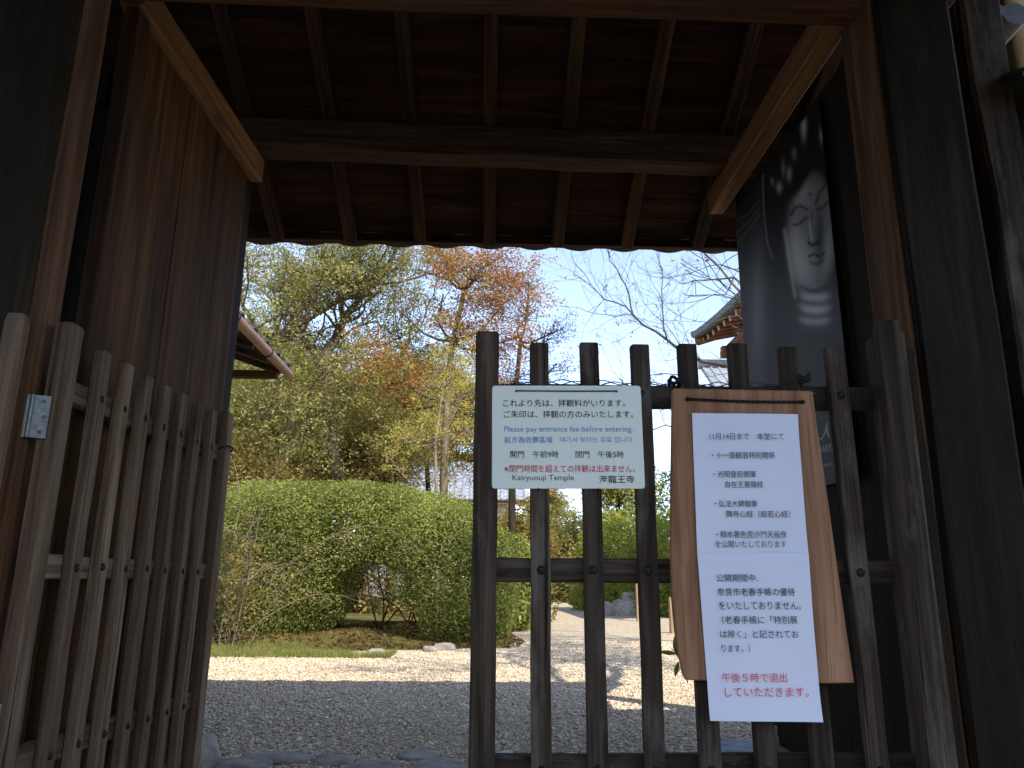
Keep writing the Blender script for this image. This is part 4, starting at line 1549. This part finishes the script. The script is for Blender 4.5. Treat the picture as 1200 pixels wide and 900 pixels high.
shaped_tree('autumn_tree', 'tall thin autumn tree with orange brown leaves in the centre', 15.0,
            [(455, 350, 34), (430, 440, 34), (560, 330, 50), (520, 345, 45), (600, 345, 42), (470, 440, 42), (540, 390, 42), (610, 395, 24), (590, 300, 40), (520, 300, 40), (450, 400, 36), (580, 420, 30), (500, 320, 36)],
            700, 28, .076, L_AUT, M_BARK, 31, ((520, 740, .09), (520, 560), (524, 470), (530, 400), (545, 340)), lrad=.17, thin=-.05, ntw=150)
shaped_tree('yellow_tree', 'slender yellow leaved young tree just left of the closed lattice leaf', 13.0,
            [(530, 425, 26), (515, 455, 26), (545, 460, 22), (470, 515, 26), (500, 500, 24), (545, 500, 22), (450, 530, 20), (555, 425, 18)],
            105, 22, .060, L_YEL, M_TWIG, 33, ((512, 740, .035), (512, 600), (510, 520), (520, 450)), lrad=.13, thin=-.1, ntw=120, tw=.009)
shaped_tree('dusky_tree', 'dark purple grey leaved tree fading out at its right side, behind the sign top', 17.0,
            [(625, 365, 28), (640, 400, 26), (650, 430, 20), (605, 440, 34), (620, 330, 26), (660, 385, 14)],
            210, 26, .060, L_PURP, M_BARKD, 35, ((600, 740, .09), (600, 560), (602, 480), (610, 400)), lrad=.17, thin=.05, ntw=150, tw=.012)
# dense brownish backdrop trees behind the garden
back = [(300, 520, 66, 'olive brown tree low behind the left leaf of the gate', L_DULL, 20.0, 41),
        (380, 490, 62, 'olive tree with yellowish patches behind the big evergreen limbs', L_DULL, 21.0, 42),
        (455, 500, 52, 'brownish tree above the tiled hall roof, left part', L_DULL, 22.0, 43),
        (330, 440, 60, 'mid green tree behind the forking limbs, upper left', L_EVER, 23.0, 44),
        (420, 545, 42, 'low reddish olive tree directly above the hedge top', L_DULL, 17.0, 45),
        (560, 505, 60, 'thin olive tree behind the yellow young tree', L_DULL, 24.0, 46),
        (280, 590, 60, 'low olive tree just above the left end of the hedge', L_DULL, 15.5, 47),
        (500, 470, 56, 'brown leaved tree behind the trunk of the autumn tree', L_DULL, 25.0, 48),
        (365, 560, 40, 'yellowish low tree rising over the middle of the hedge', L_GARD, 18.5, 49),
        (265, 420, 60, 'green tree nearest the gutter of the side building', L_EVER, 24.0, 50)]
for x, y, rad, lab, lf, Yt, sd in back:
    shaped_tree('garden_tree', lab, Yt, [(x, y, rad), (x - rad * .7, y + rad * .3, rad * .6), (x + rad * .7, y + rad * .2, rad * .6), (x + rad * .2, y - rad * .6, rad * .6)],
                620, 36, .10, lf, M_BARKD, sd, ((x, 740, .14), (x + 4, 620), (x, 540)), lrad=.26, thin=-.36, group='trees behind the hedge', ntw=60, tw=.02)

# far garden right of the path
far = [(668, 625, 34, 'dark green rounded tree at the end of the gravel path', L_EVER, 34.0, 51, 'garden_tree'),
       (640, 590, 16, 'thin pale tree standing above the end of the path', L_DULL, 40.0, 52, 'garden_tree'),
       (724, 562, 24, 'dark tree crown just under the entrance sign, right of the path', L_EVER, 30.0, 54, 'garden_tree'),
       (608, 640, 26, 'olive shrub like tree showing left of the first bar of the closed leaf', L_DULL, 20.0, 55, 'garden_tree')]
for x, y, rad, lab, lf, Yt, sd, nm in far:
    shaped_tree(nm, lab, Yt, [(x, y, rad), (x - rad * .6, y + rad * .4, rad * .7), (x + rad * .6, y + rad * .3, rad * .7)],
                300, 34, .13, lf, M_BARKD, sd, ((x, 700, .14), (x + 2, 660), (x, y + 10)), lrad=.3, thin=-.4, group='trees behind the hedge', ntw=40, tw=.02)
gs = [((px(745, 640, 22).x, 22.5, .9), (1.6, 1.4, 1.9), 'sunlit yellow green shrub bank right of the path', L_GARD, 61),
      ((px(800, 640, 19).x, 19.5, .8), (1.3, 1.2, 1.7), 'yellowish shrub partly behind the notice board', L_GARD, 62),
      ((px(690, 660, 30).x, 31, .8), (1.3, 1.2, 1.3), 'low dark green shrub beside the far end of the path', L_EVER, 63),
      ((px(790, 600, 30).x, 30, 2.0), (3.2, 1.8, 3.2), 'tall bright green thicket at the back right of the garden', L_GARD, 64),
      ((px(595, 660, 12).x, 13.5, .7), (.50, .9, 1.0), 'loose green shrub at the right end of the hedge', L_HEDGE, 65),
      ((-1.9, 16.0, .6), (2.8, 1.2, 1.5), 'low olive shrub seen through the hollow of the hedge', L_DULL, 68),
      ((px(560, 690, 45).x, 46, 1.2), (6, 2, 2.0), 'dark low shrubbery closing the far left end of the path', L_DULL, 66),
      ((px(720, 690, 45).x, 47, 1.4), (6, 2, 2.4), 'dark low shrubbery closing the far right end of the path', L_DULL, 67)]
for c, rad, lab, lf, sd in gs:
    shrub('garden_shrub', (c[0], c[1], 0), [(c[0], c[1], c[2], *rad), (c[0] + rad[0] * .6, c[1] + .3, c[2] * .7, rad[0] * .6, rad[1] * .7, rad[2] * .7), (c[0] - rad[0] * .55, c[1] + .2, c[2] * .75, rad[0] * .6, rad[1] * .7, rad[2] * .65)],
          int(13000 * max(1, rad[0])) if c[1] < 40 else 20000, .06 + .003 * c[1], lab, lf, seed=sd, shell=.3, lumpiness=.16, group='garden shrubs')
# right-hand garden further out, seen in the gaps beside the board and over the wall
for x, y, rad, lab, lf, Yt, sd in ((870, 640, 60, 'tree standing behind the right plank door', L_DULL, 24.0, 57), (205, 470, 70, 'tree glimpsed between the slats of the open leaf', L_DULL, 19.0, 58)):
    shaped_tree('garden_tree', lab, Yt, [(x, y, rad), (x - rad * .7, y + rad * .3, rad * .6), (x + rad * .7, y + rad * .2, rad * .6)], 260, 30, .11, lf, M_BARKD, sd, ((x, 740, .14), (x + 4, 660), (x, 600)), lrad=.26, thin=-.3, group='trees behind the hedge', ntw=40, tw=.02)


# distant tree belt that closes the garden
def belt():
    r = np.random.default_rng(77)
    n = 60000
    x = r.uniform(-60, 60, n); y = 62 + r.normal(0, 1.8, n)
    top = 3.6 + 1.4 * np.sin(x * .21 + 1) + .9 * np.sin(x * .63) + .5 * np.sin(x * 1.7)
    z = top * r.uniform(0, 1, n) ** .7
    V, F = leaf_faces(np.stack([x, y, z], 1), .55, .6)
    tag(obj('tree_belt', mesh_np('tree_belt', V, F, L_DULL)), 'far dull green belt of trees closing the temple garden', 'trees', kind='stuff')


belt()


# cherry tree, nearly bare
def cherry():
    random.seed(12)
    Yt = 9.0
    P = lambda x, y, dy=0.0: px(x, y, Yt + dy)
    base = px(955, 700, Yt); base.z = 0
    t = empty('cherry_tree', base, 'nearly bare cherry tree reaching thin twigs into the sky from the right', 'tree')
    tb, tips = Tubes(), []
    limbs = [([Vector((base.x, Yt, -.05)), P(950, 600), P(935, 520), P(905, 462)], .12, .06),
             ([P(905, 462), P(880, 444), P(853, 429), P(822, 423), P(805, 414), P(790, 405), P(768, 388), P(742, 369)], .030, .013),
             ([P(742, 369), P(737, 345), P(727, 325), P(714, 305), P(712, 290)], .012, .004),
             ([P(742, 369), P(720, 354), P(700, 342), P(686, 322)], .010, .004),
             ([P(742, 369), P(722, 371), P(700, 368), P(676, 360)], .006, .003),
             ([P(783, 402), P(778, 385), P(776, 355), P(777, 325), P(772, 310)], .009, .004),
             ([P(800, 412), P(780, 380, .2), P(755, 355, .4)], .006, .003),
             ([P(905, 462), P(900, 400, .3), P(885, 350, .4), P(860, 325, .5), P(828, 328, .5), P(800, 333, .5)], .03, .005),
             ([P(885, 350, .4), P(870, 320, .3), P(845, 310, .2), P(815, 318, .2)], .014, .004),
             ([P(860, 325, .5), P(850, 345, .5), P(820, 352, .6), P(795, 355, .6)], .010, .003),
             ([P(900, 400), P(865, 370, .2), P(835, 378, .2), P(800, 372, .2)], .012, .003),
             ([P(905, 462, .2), P(840, 455, .3), P(800, 462, .3), P(770, 450, .4)], .012, .004),
             ([P(830, 458, .3), P(800, 440, .4), P(760, 440, .4), P(735, 455, .4), P(718, 435, .4)], .009, .003),
             ([P(905, 500), P(830, 510), P(780, 498), P(745, 512)], .014, .005),
             ([P(880, 520), P(820, 480), P(775, 470), P(740, 480)], .012, .004)]
    for k, (pts, a, b) in enumerate(limbs):
        q = [pts[0]]
        for u, v in zip(pts[:-1], pts[1:]):
            q += [(u + v) / 2 + Vector((random.gauss(0, .015), random.gauss(0, .03), random.gauss(0, .015))), v]
        tb.add(q, list(np.linspace(a, b, len(q))), 6)
        if k:
            for j in range(2, len(q)):
                for _ in range(1 + (j % 3 == 0)):
                    ax = (q[j] - q[j - 1]).normalized()
                    d = ax + Vector((random.gauss(0, .7), random.gauss(0, .5), random.gauss(.15, .6)))
                    grow(q[j], d, random.uniform(.25, .5), min(.0045, b), 2, tb, tips, spread=.55, bend=.12, nchild=(1, 2), shrink=.7, up=.03, minr=.0016, nseg=4, sides=4)
    obj('trunk', tb.mesh('trunk', M_CHERRY), t)
    random.shuffle(tips)
    P_ = np.array(tips[:150]) + RNG.normal(size=(min(150, len(tips)), 3)) * .02
    V, F = leaf_faces(P_, .055, .38, up=0, droop=.8)
    obj('crown', mesh_np('crown', V, F, L_PINK), t)


cherry()


tree('young_maple', (2.75, 4.9, 0), 4.6, .06, 4, 'slim young maple behind the right plank door, mostly hidden by it', leaf=L_AUT, per=3, lrad=.10, lsize=.055, keep=.12, lean=(.12, -.05, 1), seed=9, spread=.55, first=.5, shrink=.62, up=.10)

tree('garden_tree', (3.5, 3.7, 0), 9.4, .13, 5, 'tall thinly leaved tree just inside the boundary wall, right of the gate', leaf=L_AUT, per=6, lrad=.15, lsize=.085, keep=.6, lean=(-.95, .12, 1), seed=23, spread=.55, first=.42, shrink=.70, up=.10)

# bare arching shrub in front of the left of the hedge
def bare_shrub():
    random.seed(17)
    base = Vector((px(268, 740, 9.4).x, 9.4, .0))
    t = empty('bare_shrub', base, 'bare arching twiggy shrub with pale stems in front of the left end of the hedge', 'shrub')
    tb, tips = Tubes(), []
    for k in range(24):
        d = Vector((random.gauss(.05, .30), random.gauss(0, .3), 1))
        L = random.uniform(1.5, 3.0)
        p = base + Vector((random.gauss(0, .22), random.gauss(0, .15), 0))
        q = [p.copy()]
        dd = d.normalized()
        for i in range(10):
            dd = (dd + Vector((random.gauss(.03, .10), random.gauss(0, .1), -.035 * i * random.uniform(.3, 1.2)))).normalized()
            p = p + dd * L / 10
            q.append(p.copy())
            if i > 3 and random.random() < .5:
                grow(p, dd + Vector((random.gauss(0, .6), random.gauss(0, .6), random.gauss(-.1, .5))), .38, .0035, 1, tb, tips, spread=.5, nchild=(1, 3), up=-.03, minr=.0016, sides=3)
        tb.add(q, list(np.linspace(.0065, .002, 11)), 5)
    obj('stem', tb.mesh('stem', M_TWIG), t)
    pts = [px(random.uniform(258, 300), random.uniform(640, 745), 9.2 + random.uniform(-.2, .3)) for _ in range(60)]
    Pn = np.concatenate([np.array(random.sample(tips, min(len(tips), 260))), clusters([tuple(p) for p in pts], 14, .07)])
    V, F = leaf_faces(Pn, .055, .42)
    obj('foliage', mesh_np('foliage', V, F, L_DULL), t)


bare_shrub()

# ================================================================ GARDEN FURNITURE AND ROCKS
def gp(x, y):
    d = CAMROT @ Vector(((x - 600) / 900, (450 - y) / 900, -1)); return px(x, y, d.y * EYE / -d.z)


for x, yb, yt, w, lab, m in ((749, 728, 684, .10, 'pale squared wooden post beside the rocks, seen past the third bar', W_POST), (789, 742, 700, .10, 'pale wooden post nearest the notice board edge', W_POST), (722, 716, 688, .13, 'short grey wooden post in front of the piled rocks', W_GREY)):
    p = gp(x, yb); h = px(x, yt, p.y).z
    tag(obj('garden_post', timber_mesh('garden_post', h + .05, w, w, m, seg=3, ch=.012), None, Matrix.Translation((p.x, p.y, -.05))), lab, 'post', 'posts in the garden')
rl_ = ['largest dark rock of the pile right of the path', 'smaller rounded rock on top of the pile', 'grey rock at the left foot of the pile', 'small rock in front of the pile', 'rough rock at the right of the pile', 'low rock half in the gravel near the pile']
for (x, y, s, m), lab in zip(((738, 712, .42, M_STONE), (741, 694, .22, M_STONE), (708, 712, .26, M_STONE), (722, 722, .18, M_BLUESTONE), (762, 714, .28, M_STONE), (700, 722, .16, M_STONE)), rl_):
    p = gp(x, 722)
    z = max(.1, px(x, y, p.y).z - .05)
    tag(obj('garden_rock', stone_mesh('garden_rock', s, s * .8, s * .75, m, int(x)), None, Matrix.Translation((p.x, p.y + .3, z * .8))), lab, 'rock', 'piled garden rocks')
for x, y, lab in ((611, 694, 'tiny white notice plate on a stake at the left of the far path'), ):
    p = px(x, y, 28.0)
    t = empty('path_sign', (p.x, 28, 0), lab, 'sign')
    post('stake', p.x, 28.0, 0, p.z, .05, .05, W_POST, t, seg=1)
    obj('sign_plate', timber_mesh('sign_plate', .45, .3, .03, M_PLASTER, seg=1), t, Matrix.Translation((p.x, 27.95, p.z - .1)))

# ================================================================ ACROSS THE STREET, unseen houses added to block sky light on the gate front
for i, (x0, x1, zz) in enumerate(((-19, -7.5, 3.0), (-6, 6, 3.2), (7.5, 19, 2.9))):
    lab = ['low cream house across the street to the left', 'brown plastered house straight across the street from the gate', 'low ochre house across the street to the right'][i]
    h = empty('house', ((x0 + x1) / 2, -12, -.75), lab, 'house', 'houses across the street')
    obj('wall', timber_mesh('wall', zz, x1 - x0, 6, (M_PLASTERY, W_GREY, M_PLASTERY)[i], ch=.01, seg=1), h, Matrix.Translation(((x0 + x1) / 2, -12, -.75)))
    V = [(x0 - .5, -8.4, zz - .9), (x1 + .5, -8.4, zz - .9), (x1 + .5, -12, zz + 1.0), (x0 - .5, -12, zz + 1.0), (x0 - .5, -15.6, zz - .9), (x1 + .5, -15.6, zz - .9)]
    V += [(a, b, c - .14) for a, b, c in V]
    obj('roof', mesh_py('roof', V, [(0, 1, 2, 3), (3, 2, 5, 4), (9, 8, 7, 6), (10, 11, 8, 9), (0, 6, 7, 1), (4, 5, 11, 10), (0, 3, 9, 6), (3, 4, 10, 9), (1, 7, 8, 2), (2, 8, 11, 5)], M_TILE), h)
    for k in range(4):
        xx = x0 + (x1 - x0) * (k + .5) / 4
        f = obj('window', timber_mesh('window', 1.2, 1.5, .06, W_DARK, seg=1), h, Matrix.Translation((xx, -8.99, .35)))
        obj('pane', timber_mesh('pane', 1.06, 1.36, .02, M_BLUESTONE, seg=1), f, Matrix.Translation((xx, -8.95, .42)))
